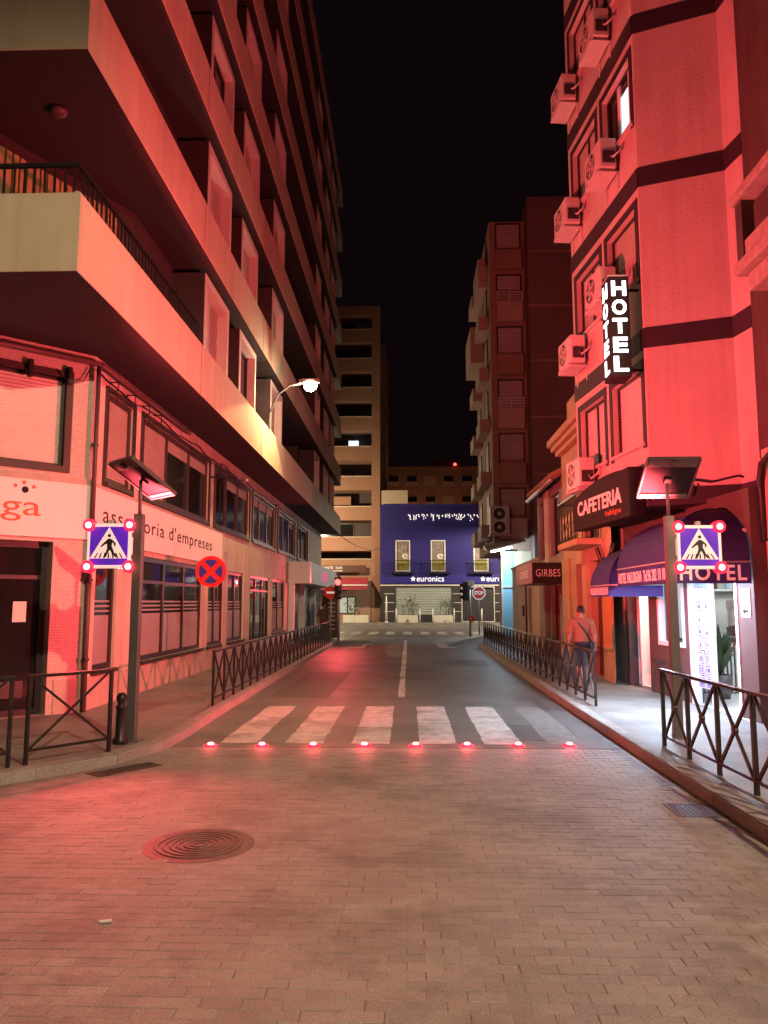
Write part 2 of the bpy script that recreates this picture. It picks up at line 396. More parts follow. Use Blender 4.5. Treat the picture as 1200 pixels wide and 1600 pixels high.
# clay pavers: 20 x 10 cm, courses across the street
def paver_verts(w, d, z, j):
    b = .004
    lo = [(-w/2, -d/2), (w/2, -d/2), (w/2, d/2), (-w/2, d/2)]; hi = [(-w/2+b, -d/2+b), (w/2-b, -d/2+b), (w/2-b, d/2-b), (-w/2+b, d/2-b)]
    v = [(x, y, z-.03) for x, y in lo]+[(x, y, z-.0025) for x, y in lo]+[(x, y, z+random.uniform(-j, j)) for x, y in hi]
    f = [(0, 1, 5, 4), (1, 2, 6, 5), (2, 3, 7, 6), (3, 0, 4, 7), (4, 5, 9, 8), (5, 6, 10, 9), (6, 7, 11, 10), (7, 4, 8, 11), (8, 9, 10, 11)]
    return v, f
cells = []
yy = -3.0; row = 0
while yy < 9.56:
    x = -9.0+(.09 if row % 2 else 0)
    while x < 2.66:
        if not (x < -4.4 and yy > 6.2) and not ((x+1.53)**2+(yy-5.8)**2 < .425**2): cells.append((x+random.uniform(-.004, .004), yy+random.uniform(-.003, .003)))
        x += .1815
    yy += .0915; row += 1
def seen(c):
    x, y = c; r = x+.0314*y
    return y > 3.28 and abs(r) < .5*y*.995
near = sorted([c for c in cells if seen(c)], key=lambda c: c[1])[:300]; ns = set(near)
protos = []
for k in range(8):
    v, f = paver_verts(.1795, .0897, 0, .0012); me = bpy.data.meshes.new('paving_brick'); me.from_pydata(v, [], f); me.materials.append(MATS['paver%d' % (k % 4)]); protos.append(me)
for c in near:
    share(random.choice(protos), 'paving_brick', road, (c[0], c[1], random.uniform(-.0015, .001)), R(random.uniform(-.5, .5)))
V = []; Fc = []
for c in cells:
    if c in ns: continue
    v, f = paver_verts(.1795, .0897, random.uniform(-.002, .001), .0012); n0 = len(V)
    V += [(a+c[0], b+c[1], z) for a, b, z in v]; Fc += [tuple(i+n0 for i in q) for q in f]
me = bpy.data.meshes.new('paving_bricks'); me.from_pydata(V, [], Fc); [me.materials.append(MATS['paver%d' % k]) for k in range(4)]
for k in range(0, len(Fc), 9):
    q = random.choice((0, 0, 1, 1, 2, 3))
    for j in range(9): me.polygons[k+j].material_index = q
o = bpy.data.objects.new('paving_bricks', me); C.objects.link(o); o.parent = road; o['kind'] = 'stuff'

# pavements with kerb stones
KL = [(-14, 4.9), (-9, 5.2), (-6.4, 5.75), (-5.0, 6.5), (-4.3, 7.15), (-3.72, 7.8), (-3.18, 8.55), (-2.93, 9.35), (-2.9, 10.2), (-2.95, 12), (-3.02, 20), (-3.1, 31), (-3.3, 35), (-4.2, 37.4), (-6, 38.8), (-9, 39.4), (-30, 39.6)]
KR = [(30, 39.2), (9, 39), (5.5, 38.2), (3.9, 36.6), (3.15, 34.6), (2.85, 32), (2.7, 22), (2.64, 12), (2.64, 6), (2.7, -4), (2.9, -8)]
def pavement(name, K, back):
    p = struct(MB().prism(K+back, -.1, .118).build(name, 'pavement'))
    d = []
    for a, b in zip(K, K[1:]):
        a = Vector(a); b = Vector(b); L = (b-a).length
        if max(a.length, b.length) > 46: continue
        n = max(1, round(L/1.0)); ang = math.atan2(b.y-a.y, b.x-a.x)
        for k in range(n):
            m = a+(b-a)*((k+.5)/n); l = L/n-.012
            key = round(l, 2)
            F = Fr(0, 0, 0)
            mb = MB(); w = .15
            mb.prism([(-l/2, -.006), (l/2, -.006), (l/2, w), (-l/2, w)] if True else [], -.08, .1)
            # rounded nose
            i = MB(); pr = [(-.006, -.08), (-.006, .098), (.004, .114), (.02, .1225), (w, .1225), (w, -.08)]
            for x0, x1 in ((-l/2, l/2),):
                A = [i.pt(x0, y, z) for y, z in pr]; B = [i.pt(x1, y, z) for y, z in pr]
                i.f.append(A); i.f.append(B[::-1])
                for q in range(len(pr)): i.f.append([A[q], A[(q+1) % 6], B[(q+1) % 6], B[q]])
            ob = bpy.data.objects.new('kerb_stone', i.mesh('kerb_stone', None, 'kerb')); C.objects.link(ob); ob.parent = p
            ob.location = (m.x, m.y, random.uniform(-.002, .004)); ob.rotation_euler = (0, 0, ang+R(random.uniform(-.25, .25)))
    return p
pavL = pavement('pavement', KL[:], [(-30, 60), (-30, 4.9)] if False else [(-30, 4.9)])
# the stones lie to the left of the path direction: the left kerb runs away from the camera, its pavement on the left
pavR = pavement('pavement', KR[:], [(30, -8)])
struct(MB().box(-60, 60, 62.9, 130, -.1, .12).build('far_pavement', 'pavement'))
for k in range(24):
    MB().box(-12+k*1.0+.008, -11+k*1.0-.008, 62.75, 62.9, -.05, .125).build('kerb_stone', 'kerb', bpy.data.objects['far_pavement'])

# painted markings
def stripe(name, x0, x1, y0, y1, mt='paint', sk=0):
    m = MB(); n = 14; z = .004
    for k in range(n):                                # ragged worn edges
        t0, t1 = k/n, (k+1)/n
        m.face([(x0+random.uniform(-.012, .012), y0+(y1-y0)*t0, z), (x1+random.uniform(-.012, .012), y0+(y1-y0)*t0, z), (x1+random.uniform(-.012, .012), y0+(y1-y0)*t1, z), (x0+random.uniform(-.012, .012), y0+(y1-y0)*t1, z)])
    return m.build(name, mt, asph)
for x in (-2.38, -1.555, -.715, .13, .94): stripe('crossing_stripe', x, x+.47, 9.86, 13.35)
stripe('crossing_stripe', 1.75, 2.2, 9.9, 13.3, 'paint_worn')
stripe('centre_line', -.2, -.07, 14.6, 36.5)
MB().prism([(-2.45, 30.6), (-1.75, 30.6), (-1.75, 33), (-1.35, 33), (-1.6, 34.3), (-1.95, 33), (-1.9, 33), (-1.9, 31), (-2.45, 31)], 0, .004).build('arrow_marking', 'paint', asph)
MB().prism([(1.2, 30.6), (1.9, 30.6), (1.9, 31), (1.6, 31), (1.6, 33.8), (1.2, 33.8)], 0, .004).build('arrow_marking', 'paint', asph)
for k in range(9): stripe('crossing_stripe', -4.3+k*1.0, -3.8+k*1.0, 43.2, 47.4)
stripe('stop_line', -2.9, 2.6, 38.6, 39.0)

for k, pl in enumerate(([(1.35, 10.2), (2.2, 10.1), (2.25, 11.3), (1.4, 11.45)], [(-2.6, 14.6), (-1.5, 14.5), (-1.45, 19.8), (-2.55, 19.9)], [(.6, 22), (2.3, 21.9), (2.35, 24), (.65, 24.1)])):
    MB().prism(pl, -.01, .0025).build('asphalt_patch', 'asphalt_patch', asph)
# road studs
ordn = ['leftmost', 'second', 'third', 'fourth', 'fifth', 'sixth', 'seventh', 'rightmost']
stud = None
for k in range(8):
    x = -2.44+k*.6315; y = 9.66+.02*k
    lab = ('%s red glowing road stud of the row before the crossing' % ordn[k]) if k in (0, 7) else '%s red glowing road stud from the left before the crossing' % ordn[k]
    if stud is None:
        t = thing('road_stud', lab, 'road stud', (x, y, 0), 0, 'red road studs before the crossing'); stud = t
        MB().lathe([(.085, -.01), (.085, .008), (.065, .02), (.02, .022)], n=20).build('housing', 'led_ring', t, True, world=False)  # housing made to glow red as the halo of the lens
        MB().lathe([(.038, .012), (.036, .034), (.022, .042), (.005, .044)], n=16).build('lens', 'led_stud', t, True, world=False)
    else:
        t = copy_tree(stud); t.location = (x, y, 0); t['label'] = lab; WORIG[t.name] = Vector((x, y, 0))
    lamp('POINT', 'stud_light', (x, y-.03, .10), 3, RED, .02, parent=t)

# manhole cover and drains
t = thing('manhole_cover', 'round cast iron manhole cover with rings in the brick paving', 'manhole', (-1.53, 5.8, 0), R(20))
MB().lathe([(.40, -.02), (.40, .001), (.34, .001), (.34, -.006)], n=48).build('rim', 'cast_iron', t, world=False)
MB().lathe([(.5, -.03), (.5, -.0012), (.4, -.0012)], n=48).build('collar', 'paver3', t, world=False)
MB().lathe([(.335, -.02), (.335, .000)], n=48).build('lid', 'cast_iron', t, world=False)
for r in (.30, .25, .20, .15, .10, .05):
    m = MB(); n = 48
    for j in range(n):
        a, b = 2*math.pi*j/n, 2*math.pi*(j+1)/n
        for (q0, q1, z0, z1) in ((r-.014, r-.009, .0, .006), (r-.009, r+.009, .006, .006), (r+.009, r+.014, .006, 0)):
            m.face([(q0*math.cos(a), q0*math.sin(a), z0), (q1*math.cos(a), q1*math.sin(a), z1), (q1*math.cos(b), q1*math.sin(b), z1), (q0*math.cos(b), q0*math.sin(b), z0)])
    m.build('ring', 'cast_iron', t, world=False)
def grate(lab, loc, rz, w, d, n):
    t = thing('drain_grate', lab, 'drain', loc, rz, 'drain grates by the kerb')
    m = MB(); m.box(-w/2, w/2, -d/2, -d/2+.03, -.02, .006); m.box(-w/2, w/2, d/2-.03, d/2, -.02, .006); m.box(-w/2, -w/2+.03, -d/2+.03, d/2-.03, -.02, .006); m.box(w/2-.03, w/2, -d/2+.03, d/2-.03, -.02, .006)
    m.build('frame', 'cast_iron', t, world=False)
    MB().box(-w/2+.03, w/2-.03, -d/2+.03, d/2-.03, -.02, .0015).build('sump', 'sign_black', t, world=False)
    for k in range(n):
        y = -w/2+.03+(w-.06)*(k+.5)/n
        MB().box(y-.009, y+.009, -d/2+.03, d/2-.03, -.01, .006).build('bar', 'cast_iron', t, world=False)
grate('iron drain grate in the paving by the right kerb', (2.42, 6.85, 0), 0, .4, .42, 9)
grate('long iron drain grate along the curved left kerb', (-3.0, 8.3, 0), R(52), .75, .26, 16)
m = MB(); m.plate([(0, 0), (.05, .02), (.06, .045), (.02, .03)], 0, .003)
lit = MB(Fr(-1.72, 4.42, 25)); lit.prism([(0, 0), (.075, .012), (.07, .03), (.01, .02)], .004, .012)
tag(lit.build('litter', 'paper', None, loc=(-1.72, 4.42, 0)), 'small white scrap of litter on the brick paving', 'litter')

# ================================================================== railings
def railing(lab, x0, y0, x1, y1, n, H=.86, grp='cross braced street railings'):
    L = math.hypot(x1-x0, y1-y0); a = math.atan2(y1-y0, x1-x0); s = L/n
    t = thing('street_railing', lab, 'railing', (x0, y0, .12), a, grp)
    MB().box(-.02, L+.02, -.024, .024, H-.022, H+.012).build('top_rail', 'iron', t, bevel=.006, world=False)
    MB().box(.018, L-.018, -.014, .014, .1, .128).build('bottom_rail', 'iron', t, world=False)
    post = MB().box(-.019, .019, -.019, .019, -.02, H-.022).mesh('post', None, 'iron')
    b1 = MB(); b2 = MB()
    for m, d in ((b1, 1), (b2, -1)):
        z0, z1 = (.13, H-.024); o = .002*d
        p = [(.02, z0), (.062, z0), (s-.02, z1), (s-.062, z1)]
        if d < 0: p = [(s-x, z) for x, z in p]
        m.v += [Vector((x, y, z)) for y in (-.011+o, .011+o) for x, z in p]
        m.f += [[0, 1, 2, 3], [4, 5, 6, 7], [0, 1, 5, 4], [1, 2, 6, 5], [2, 3, 7, 6], [3, 0, 4, 7]]
    b1 = b1.mesh('brace', None, 'iron'); b2 = b2.mesh('brace', None, 'iron')
    boss = MB().lathe([(.028, -.022), (.045, -.016), (.045, .016), (.028, .022)], n=12, axis='b').mesh('boss', None, 'iron')
    for k in range(n+1): share(post, 'post', t, (s*k, 0, 0))
    for k in range(n):
        share(b1, 'brace', t, (s*k, 0, 0)); share(b2, 'brace', t, (s*k, 0, 0)); share(boss, 'boss', t, (s*k+s/2, 0, (H+.1)/2))
    return t
railing('long dark cross braced railing along the left kerb beyond the crossing', -3.13, 12.45, -3.22, 31.3, 25)
railing('long dark cross braced railing along the right kerb beyond the crossing', 2.98, 12.6, 3.05, 31.5, 25)
railing('near dark railing with round bosses before the right crossing sign', 2.94, 9.18, 3.06, .8, 11)
def barrier(lab, p, q, H=.9):
    L = math.hypot(q[0]-p[0], q[1]-p[1]); a = math.atan2(q[1]-p[1], q[0]-p[0])
    t = thing('street_barrier', lab, 'railing', (p[0], p[1], .12), a, 'barriers at the left corner')
    MB().box(-.03, L+.03, -.02, .02, H-.035, H).build('top_rail', 'iron', t, bevel=.006, world=False)
    MB().box(.015, L-.015, -.013, .013, .13, .158).build('bottom_rail', 'iron', t, world=False)
    for x in (0, L): MB().box(x-.017, x+.017, -.017, .017, -.02, H-.035).build('post', 'iron', t, world=False)
    for d in (1, -1):
        pl = [(.018, .16), (.05, .16), (L-.018, H-.036), (L-.05, H-.036)]
        if d < 0: pl = [(L-x, z) for x, z in pl]
        m = MB(); m.v = [Vector((x, y+.002*d, z)) for y in (-.011, .011) for x, z in pl]
        m.f = [[0, 1, 2, 3], [4, 5, 6, 7], [0, 1, 5, 4], [1, 2, 6, 5], [2, 3, 7, 6], [3, 0, 4, 7]]; m.build('brace', 'iron', t, world=False)
barrier('dark metal barrier with crossed braces left of the bollard', (-3.87, 7.88), (-3.31, 8.62), .9)
barrier('dark metal barrier cut off by the left edge of the picture', (-4.62, 7.1), (-3.99, 7.76), .9)

# ================================================================== crossing signs
def person_poly():
    # walking figure of the crossing sign in a unit box
    body = [(.47, .80), (.56, .80), (.63, .74), (.74, .62), (.73, .50), (.68, .50), (.68, .60), (.62, .65), (.60, .50), (.66, .36), (.70, .24), (.80, .09), (.74, .06), (.63, .2), (.54, .36), (.47, .22), (.42, .07), (.35, .07), (.40, .25), (.45, .42), (.44, .60), (.36, .56), (.25, .46), (.21, .49), (.33, .64)]
    return body
def crossing_sign(lab, X, Y, side, panel):
    """flag sign with lamps at its corners on a square post; side -1: plate left of the post"""
    t = thing('crossing_sign', lab, 'traffic sign', (X, Y, .12), 0, 'lit pedestrian crossing signs')
    MB().box(-.055, .055, -.055, .055, 0, 2.72).build('post', 'pole_grey', t, bevel=.008, world=False)
    MB().box(-.11, .11, -.11, .11, -.01, .012).build('base_plate', 'pole_grey', t, bevel=.004, world=False)
    MB().tube([(0, 0, 2.72), (0, 0, 3.14)], .022, 10).build('mast', 'pole_grey', t, True, world=False)
    cx = side*.355; cz = 2.325; h = .275
    pl = MB().box(cx-h, cx+h, -.035, .035, cz-h, cz+h).build('plate', 'sign_white', t, bevel=.01, world=False)
    MB().box(min(0, side*.12)+.0*side, max(0, side*.12), -.02, .02, cz-.16, cz-.11).build('bracket', 'pole_grey', t, world=False)
    MB().box(min(0, side*.12), max(0, side*.12), -.02, .02, cz+.11, cz+.16).build('bracket', 'pole_grey', t, world=False)
    MB().box(cx-.03, cx+.03, -.03, .03, cz+h, cz+h+.05).build('light_sensor', 'alu', t, bevel=.006, world=False)
    for fb in (-1, 1):
        F = Fr(cx, 0, 0) if fb < 0 else Fr(cx, 0, 180)
        MB(F).box(-.235, .235, .035, .038, cz-.235, cz+.235).build('blue_field', 'sign_blue', pl, world=False)
        MB(F).plate([(-.23, cz-.155), (.23, cz-.155), (0, cz+.232)], .038, .041).build('triangle', 'sign_white', pl, world=False)
        s = .36
        m = MB(F)
        m.plate([(x*s-.5*s, cz-.16+z*s*.86) for x, z in person_poly()], .041, .043)
        m.plate([(math.cos(k*.52)*.021+.004, cz+.125+math.sin(k*.52)*.021) for k in range(12)], .041, .043)
        m.build('walking_figure', 'sign_black', pl, world=False)
        for k in range(7):
            x = -.17+k*.0567
            MB(F).plate([(x-.008, cz-.15), (x+.012, cz-.15), (x*.78+.008, cz-.085), (x*.78-.006, cz-.085)], .041, .0425).build('stripe', 'sign_black', pl, world=False)
        for sx in (-1, 1):
            for sz in (-1, 1):
                L = MB(F).lathe([(.078, .03), (.078, .048), (.066, .06)], (sx*(h-.02), 0, cz+sz*(h-.02)), 16, 'b').build('lamp', 'led_ring', t, True, world=False)  # wide glowing ring put in as the lens halo
                MB(F).lathe([(.04, .058), (.037, .07), (.022, .078), (.003, .081)], (sx*(h-.02), 0, cz+sz*(h-.02)), 16, 'b').build('lens', 'led', L, True, world=False)
                if fb < 0:
                    q = F(sx*(h-.02), .13, cz+sz*(h-.02)); lamp('POINT', 'lamp_light', Vector((X, Y, .12))+q, 1.6, RED, .02, parent=t)
    yb = .12+cz-.2
    def aim(o, az, el): return tuple(Vector(o)+Vector((math.cos(R(az))*math.cos(R(el)), math.sin(R(az))*math.cos(R(el)), math.sin(R(el)))))
    if side < 0:                                              # flashers: one across to the far kerb, one down onto the road
        q = (X+cx+.1, Y+.1, yb-.1); lamp('SPOT', 'flash_light', q, RB*1.3, RED, .1, aim(q, 26, 37), R(116), .55, parent=t)
        q = (X+cx, Y-.1, yb-.1); lamp('SPOT', 'flash_light', q, RF_, RED, .1, (X+1.2, Y-3.5, 0), R(72), 1, parent=t)
    else:
        q = (X+cx-.1, Y+.1, yb-.1); lamp('SPOT', 'flash_light', q, RB, RED, .1, aim(q, 153, 26), R(114), .6, parent=t)
        q = (X+cx, Y-.1, yb-.1); lamp('SPOT', 'flash_light', q, RF_*.12, RED, .1, aim(q, 215, -8), R(100), .8, parent=t)
    # solar panel
    c, wd, sd, lip = panel['c'], Vector(panel['w']), Vector(panel['s']), .0
    nrm = wd.cross(sd).normalized()
    if nrm.z < 0: nrm = -nrm
    def pp(a, b, k): return Vector(c)+wd*a+sd*b+nrm*k
    def slab(a0, a1, b0, b1, k0, k1):
        m = MB(); i = [len(m.v)+j for j in range(8)]
        m.v += [pp(a, b, k) for k in (k0, k1) for a, b in ((a0, b0), (a1, b0), (a1, b1), (a0, b1))]
        for q in ((0, 3, 2, 1), (4, 5, 6, 7), (0, 1, 5, 4), (1, 2, 6, 5), (2, 3, 7, 6), (3, 0, 4, 7)): m.f.append([i[k] for k in q])
        return m
    sp = slab(-.5, .5, -.5, .5, .012, .03).build('solar_panel', 'solar', t, world=False)
    for a0, a1, b0, b1 in ((-.52, .52, -.53, -.5), (-.52, .52, .5, .53), (-.53, -.5, -.5, .5), (.5, .53, -.5, .5)):
        slab(a0, a1, b0, b1, -.012, .034).build('frame', 'panel_alu', sp, world=False)
    slab(-.48, .48, -.49, -.3, -.004, .011).build('backing_strip', 'panel_alu', sp, world=False); slab(-.48, .48, .42, .49, -.004, .011).build('backing_strip', 'panel_alu', sp, world=False)
    slab(-.06, .06, -.46, -.36, -.04, -.005).build('junction_box', 'ac_dark', sp, world=False)
    slab(-.07, .07, .0, .12, -.02, .011).build('mount', 'sign_black', sp, world=False)
    return t
RB, RF_ = 6400, 800
crossing_sign('lit pedestrian crossing sign on the left pavement, plate left of its post', -3.31, 9.32, -1, dict(c=(0, .03, 3.16), w=(.42, -.4, 0), s=(.41, .37, -.38)))
crossing_sign('lit pedestrian crossing sign in front of the hotel awning', 3.29, 9.75, 1, dict(c=(.06, .12, 3.22), w=(.64, 0, 0), s=(-.03, .42, -.42)))
t = thing('bollard', 'short dark iron bollard at the foot of the left crossing sign', 'bollard', (-3.37, 9.12, .12))
MB().lathe([(.085, -.01), (.085, .05), (.06, .08), (.055, .40), (.062, .41), (.062, .43), (.045, .44), (.045, .47), (.06, .50), (.06, .54), (.04, .575), (.01, .585)], n=18).build('shaft', 'iron', t, True, world=False)

t = thing('no_stopping_sign', 'round red and blue no stopping sign beside the left shop windows', 'traffic sign', (-3.58, 15, .12))
MB().box(-.03, .03, -.02, .02, 0, 2.62).build('post', 'galv', t, world=False)
d = MB(Fr(0, 0, 0)).lathe([(.305, .035), (.305, .05)], (-.28, 0, 2.24), 40, 'b').build('disc', 'sign_red', t, world=False)
MB(Fr(0, 0, 0)).lathe([(.235, .05), (.235, .053)], (-.28, 0, 2.24), 40, 'b').build('blue_field', 'sign_navy', d, world=False)
for a in (1, -1):
    q = .178; w = .032
    MB(Fr(0, 0, 0)).plate([(-.28-q-w, 2.24-a*(q-w)), (-.28-q+w, 2.24-a*(q+w)), (-.28+q+w, 2.24+a*(q-w)), (-.28+q-w, 2.24+a*(q+w))], .053, .0555+.0005*a).build('cross_bar', 'sign_red', d, world=False)
MB().box(-.3, 0, -.02, .0, 2.2, 2.28).build('bracket', 'galv', t, world=False)
# ================================================================== left tower
tw = thing('apartment_building', 'tall left apartment block with long projecting balcony bands', 'building', (-6, 20, 0))
B0, ST = 5.65, 2.85
YN, YF, XF, XB = 8.56, 44, -3.9, -14
# podium
LW = seg((-4.95, 11.7), (-4.95, 43.6))                       # street wall, u = Y - 11.7
CH = seg((-7.3, 9.35), (-4.95, 11.7)); cl = CH.len           # chamfered corner
def uy(y): return y-11.7
upw = [(12.2, 13.4, 's', 1), (13.9, 18.7, 'sdd', 3), (19.3, 23.6, 'gdd', 3), (24.1, 28.2, 'ddd', 3), (28.9, 33.2, 'ggd', 3), (34, 37.4, 'gg', 2)]
low = [(12.05, 12.95), (14.2, 18.45), (18.95, 20.6), (21.05, 23.1), (24, 27.4), (28, 30.8)]
holes = [(uy(a), uy(b), 3.72, 5.22) for a, b, _, _ in upw]+[(uy(a), uy(b), .12 if a == 24 else .68, 2.62) for a, b in low]
wall(LW, 0, 31.9, .1, B0, holes, .2, 'street_wall', 'podium', tw)
MB(LW).box(-.02, 31.9, 0, .02, .1, .6).build('plinth', 'plinth', tw)
for a, b, k, n in upw:
    window(LW, uy(a), uy(b), 3.72, 5.22, tw, cols=n, kind=k, fw=.09, o=-.1)
    m = MB(LW); m.box(uy(a)-.07, uy(b)+.07, .0, .05, 5.22, 5.29); m.box(uy(a)-.07, uy(a), .0, .05, 3.62, 5.22); m.box(uy(b), uy(b)+.07, .0, .05, 3.62, 5.22); m.box(uy(a), uy(b), .0, .07, 3.64, 3.72); m.build('window_surround', 'frame_brown', tw)
for a, b in low:
    if a == 24:
        window(LW, uy(a), uy(b), .12, 2.62, tw, 'frame_dark', 'pane_gloss', 3, trans=2.15, fw=.09, name='door'); continue
    n = 1 if b-a < 1.2 else (3 if b-a > 3 else 2)
    w = window(LW, uy(a), uy(b), .68, 2.62, tw, 'frame_dark', 'pane_gloss', n, trans=2.15 if n == 3 else None, fw=.09)
    cw = (b-a)/n                                              # frosted film on the lower half with three stripes above
    for k in range(n):
        u0, u1 = uy(a)+k*cw+.06, uy(a)+(k+1)*cw-.06
        MB(LW).box(u0, u1, -.088, -.084, .76, 1.55).build('frosted_film', 'pane_film', w)
        for z in (1.6, 1.68, 1.76): MB(LW).box(u0, u1, -.088, -.084, z, z+.035).build('film_stripe', 'pane_film', w)
    MB(LW).box(uy(a)-.05, uy(b)+.05, .0, .07, .62, .68).build('sill', 'frame_brown', tw)
# chamfer: door on the ground floor, wide window above, mosaic in between
dr = cl-.52; dl = cl-2.3; wr = cl-.36; wl_ = cl-2.6
wall(CH, 0, cl, .1, B0, [(dl, dr, .12, 2.66), (wl_, wr, 3.74, 5.28)], .3, 'corner_wall', 'mosaic', tw)
MB(CH).box(dr+.1, cl+.004, 0, .012, .1, .62).build('plinth', 'plinth', tw)
d = MB(CH); ring(d, dl, dr, .12, 2.66, .09, -.28, -.2); d.box((dl+dr)/2-.05, (dl+dr)/2+.05, -.279, -.201, .2, 2.57); d.box(dl+.09, dr-.09, -.278, -.202, 2.1, 2.16)
dd = d.build('door', 'frame_dark', tw)
MB(CH).box(dl+.05, dr-.05, -.26, -.24, .2, 2.6).build('pane', 'pane_dark', dd)
MB(CH).box((dl+dr)/2+.12, (dl+dr)/2+.62, -.199, -.19, .38, .62).build('letter_slot', 'frame_brown', dd)
tag(MB(CH).box(cl-.97, cl-.78, -.238, -.233, 1.47, 1.77).build('notice', 'paper', None, loc=CH(cl-.87, -.2, 1.4)), 'paper notice on the glass of the left corner door', 'notice')
m = MB(CH); ring(m, wl_-.02, wr+.02, 3.72, 5.3, .1, -.02, .03); m.build('window_surround', 'frame_brown', tw)
window(CH, wl_+.08, wr-.08, 3.82, 5.2, tw, cols=1, kind='shutter', shut='shutter_pale', fw=.04, o=-.14)
# projecting cornice pipe and hooks under the slab
m = MB(CH); m.tube([(0, .10, 5.5), (cl+.04, .10, 5.5)], .05, 8); m.build('gutter_pipe', 'pipe', tw, True)
m = MB(LW); m.tube([(-.02, .10, 5.5), (4.9, .10, 5.5)], .05, 8); m.build('gutter_pipe', 'pipe', tw, True)
for k, u in enumerate((.55, 1.35, 2.1, 2.8)):
    MB(LW).tube([(u, .0, 5.38), (u, .16, 5.38), (u, .16, 5.24), (u, .03, 5.2), (u, .16, 5.2), (u, .16, 5.02)], .014, 6).build('awning_hook', 'iron', tw, True)
for u in (cl-.42, cl-1.0):
    MB(CH).box(u-.03, u+.03, 0, .1, 5.1, 5.36).build('bracket', 'iron', tw)
# bands
bands = []
for k in range(8):
    z = B0+ST*k; H = .98
    m = MB(); m.box(XB, XF, YN, YF, z, z+.2)
    m.box(XB, XF-.12, YN, YN+.12, z+.2, z+H); m.box(XF-.12, XF, YN, YF, z+.2, z+H); m.box(XB, XF-.12, YF-.12, YF, z+.2, z+H)
    bd = m.build('balcony_band', 'fascia', tw)
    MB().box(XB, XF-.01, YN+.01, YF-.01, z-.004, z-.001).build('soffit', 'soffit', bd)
    for y in range(14, 44, 6): MB().box(XF, XF+.003, y-.006, y+.006, z+.01, z+H-.01).build('joint', 'soffit', bd)
    if k < 7:
        MB().box(XF-.09, XF-.03, YN+.03, YF-.03, z+H, z+H+.03).build('coping', 'fascia', bd)
# upper wall with a deep loggia in the middle and the turned terrace wall at the near corner
foot = [(-4.75, 43.7), (-4.75, 32.5), (-5.9, 32.4), (-5.9, 24.6), (-4.75, 24.5), (-4.75, 12.55), (-6.5, 8.9), (-13.6, 8.9), (-13.6, 43.7)][::-1]
for k in range(7):
    z = B0+ST*k
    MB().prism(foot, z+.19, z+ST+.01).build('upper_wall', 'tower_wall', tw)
UW = seg((-4.75, 12.5), (-4.75, 43.6))
bays = [(14.75, 16.8), (17.95, 19.95), (22.2, 24.3), (32.9, 34.8), (36.5, 38.8), (39.5, 41.8)]
opens = ['s', 'g', 's', 'g', 's', 's']
for k in range(7):
    z0 = B0+ST*k+.32; z1 = B0+ST*(k+1)-.12
    for j, (a, b) in enumerate(bays):
        m = MB(UW); u0, u1 = a-12.5, b-12.5; t_ = .16
        ring(m, u0, u1, z0, z1, t_, .44, .68)
        bay = m.build('window', 'bay', tw)
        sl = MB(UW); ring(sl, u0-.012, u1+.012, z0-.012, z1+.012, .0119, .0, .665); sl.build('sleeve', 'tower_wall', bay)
        kind = random.choice('sssg') if k else opens[j]
        if kind == 's':
            sh = MB(UW); z = z1-t_
            while z > z0+t_+.02:
                sh.face([(u0+t_, .44, z), (u1-t_, .44, z), (u1-t_, .46, z-.05), (u0+t_, .46, z-.05)]); sh.face([(u0+t_, .46, z-.05), (u1-t_, .46, z-.05), (u1-t_, .44, z-.09), (u0+t_, .44, z-.09)]); z -= .09
            sh.build('shutter', 'shutter', bay)
        else:
            MB(UW).box(u0+t_, u1-t_, .42, .44, z0+t_, z1-t_).build('pane', 'pane_dark', bay)
            f = MB(UW); f.box((u0+u1)/2-.04, (u0+u1)/2+.04, .44, .48, z0+t_, z1-t_); ring(f, u0+t_, u1-t_, z0+t_, z1-t_, .05, .4405, .479); f.build('frame', 'frame_brown', bay)
    # loggia window at the back of the recess
    LG = seg((-5.9, 24.6), (-5.9, 32.4))
    f = MB(LG); ring(f, .8, 3.4, z0, z1-.2, .07, 0, .05); w = f.build('window', 'frame_brown', tw); MB(LG).box(.87, 3.33, .005, .02, z0+.07, z1-.27).build('pane', 'pane_dark', w)
    f = MB(LG); ring(f, 4.6, 7.2, z0, z1-.2, .07, 0, .05); w = f.build('window', 'frame_brown', tw); MB(LG).box(4.67, 7.13, .005, .02, z0+.07, z1-.27).build('pane', 'pane_dark', w)
# terrace at the near corner: slatted screen, railing, lamp
TR = seg((-6.5, 8.9), (-4.75, 12.55))
scr = MB(TR).box(.1, TR.len-.35, .012, .03, 5.9, 8.3).build('slat_screen', 'brown_door', tw)
n = 30
for k in range(n):
    u = .12+(TR.len-.5)*k/n
    MB(TR).box(u, u+.085, .03, .05, 5.95, 8.28).build('slat', 'slat_wood', scr)
for k in range(7):
    z = B0+ST*k+.98
    if k == 0:
        rl = MB(); rl.box(XF-2.4, XF-.04, YN+.04, YN+.08, z+.36, z+.41); rl.box(XF-.08, XF-.04, YN+.08, 14, z+.36, z+.41)
        rl = rl.build('railing', 'iron', tw)
        for j in range(19): MB().box(XF-.1-j*.125-.01, XF-.1-j*.125+.01, YN+.05, YN+.07, z+.02, z+.36).build('baluster', 'iron', rl)
        for j in range(38): MB().box(XF-.07, XF-.05, YN+.2+j*.14-.01, YN+.2+j*.14+.01, z+.02, z+.36).build('baluster', 'iron', rl)
MB().lathe([(.11, 0), (.12, -.04), (.09, -.09), (.02, -.11)], (-4.78, 9.69, B0+ST-.004), 18).build('ceiling_lamp', 'pipe', tw, True)
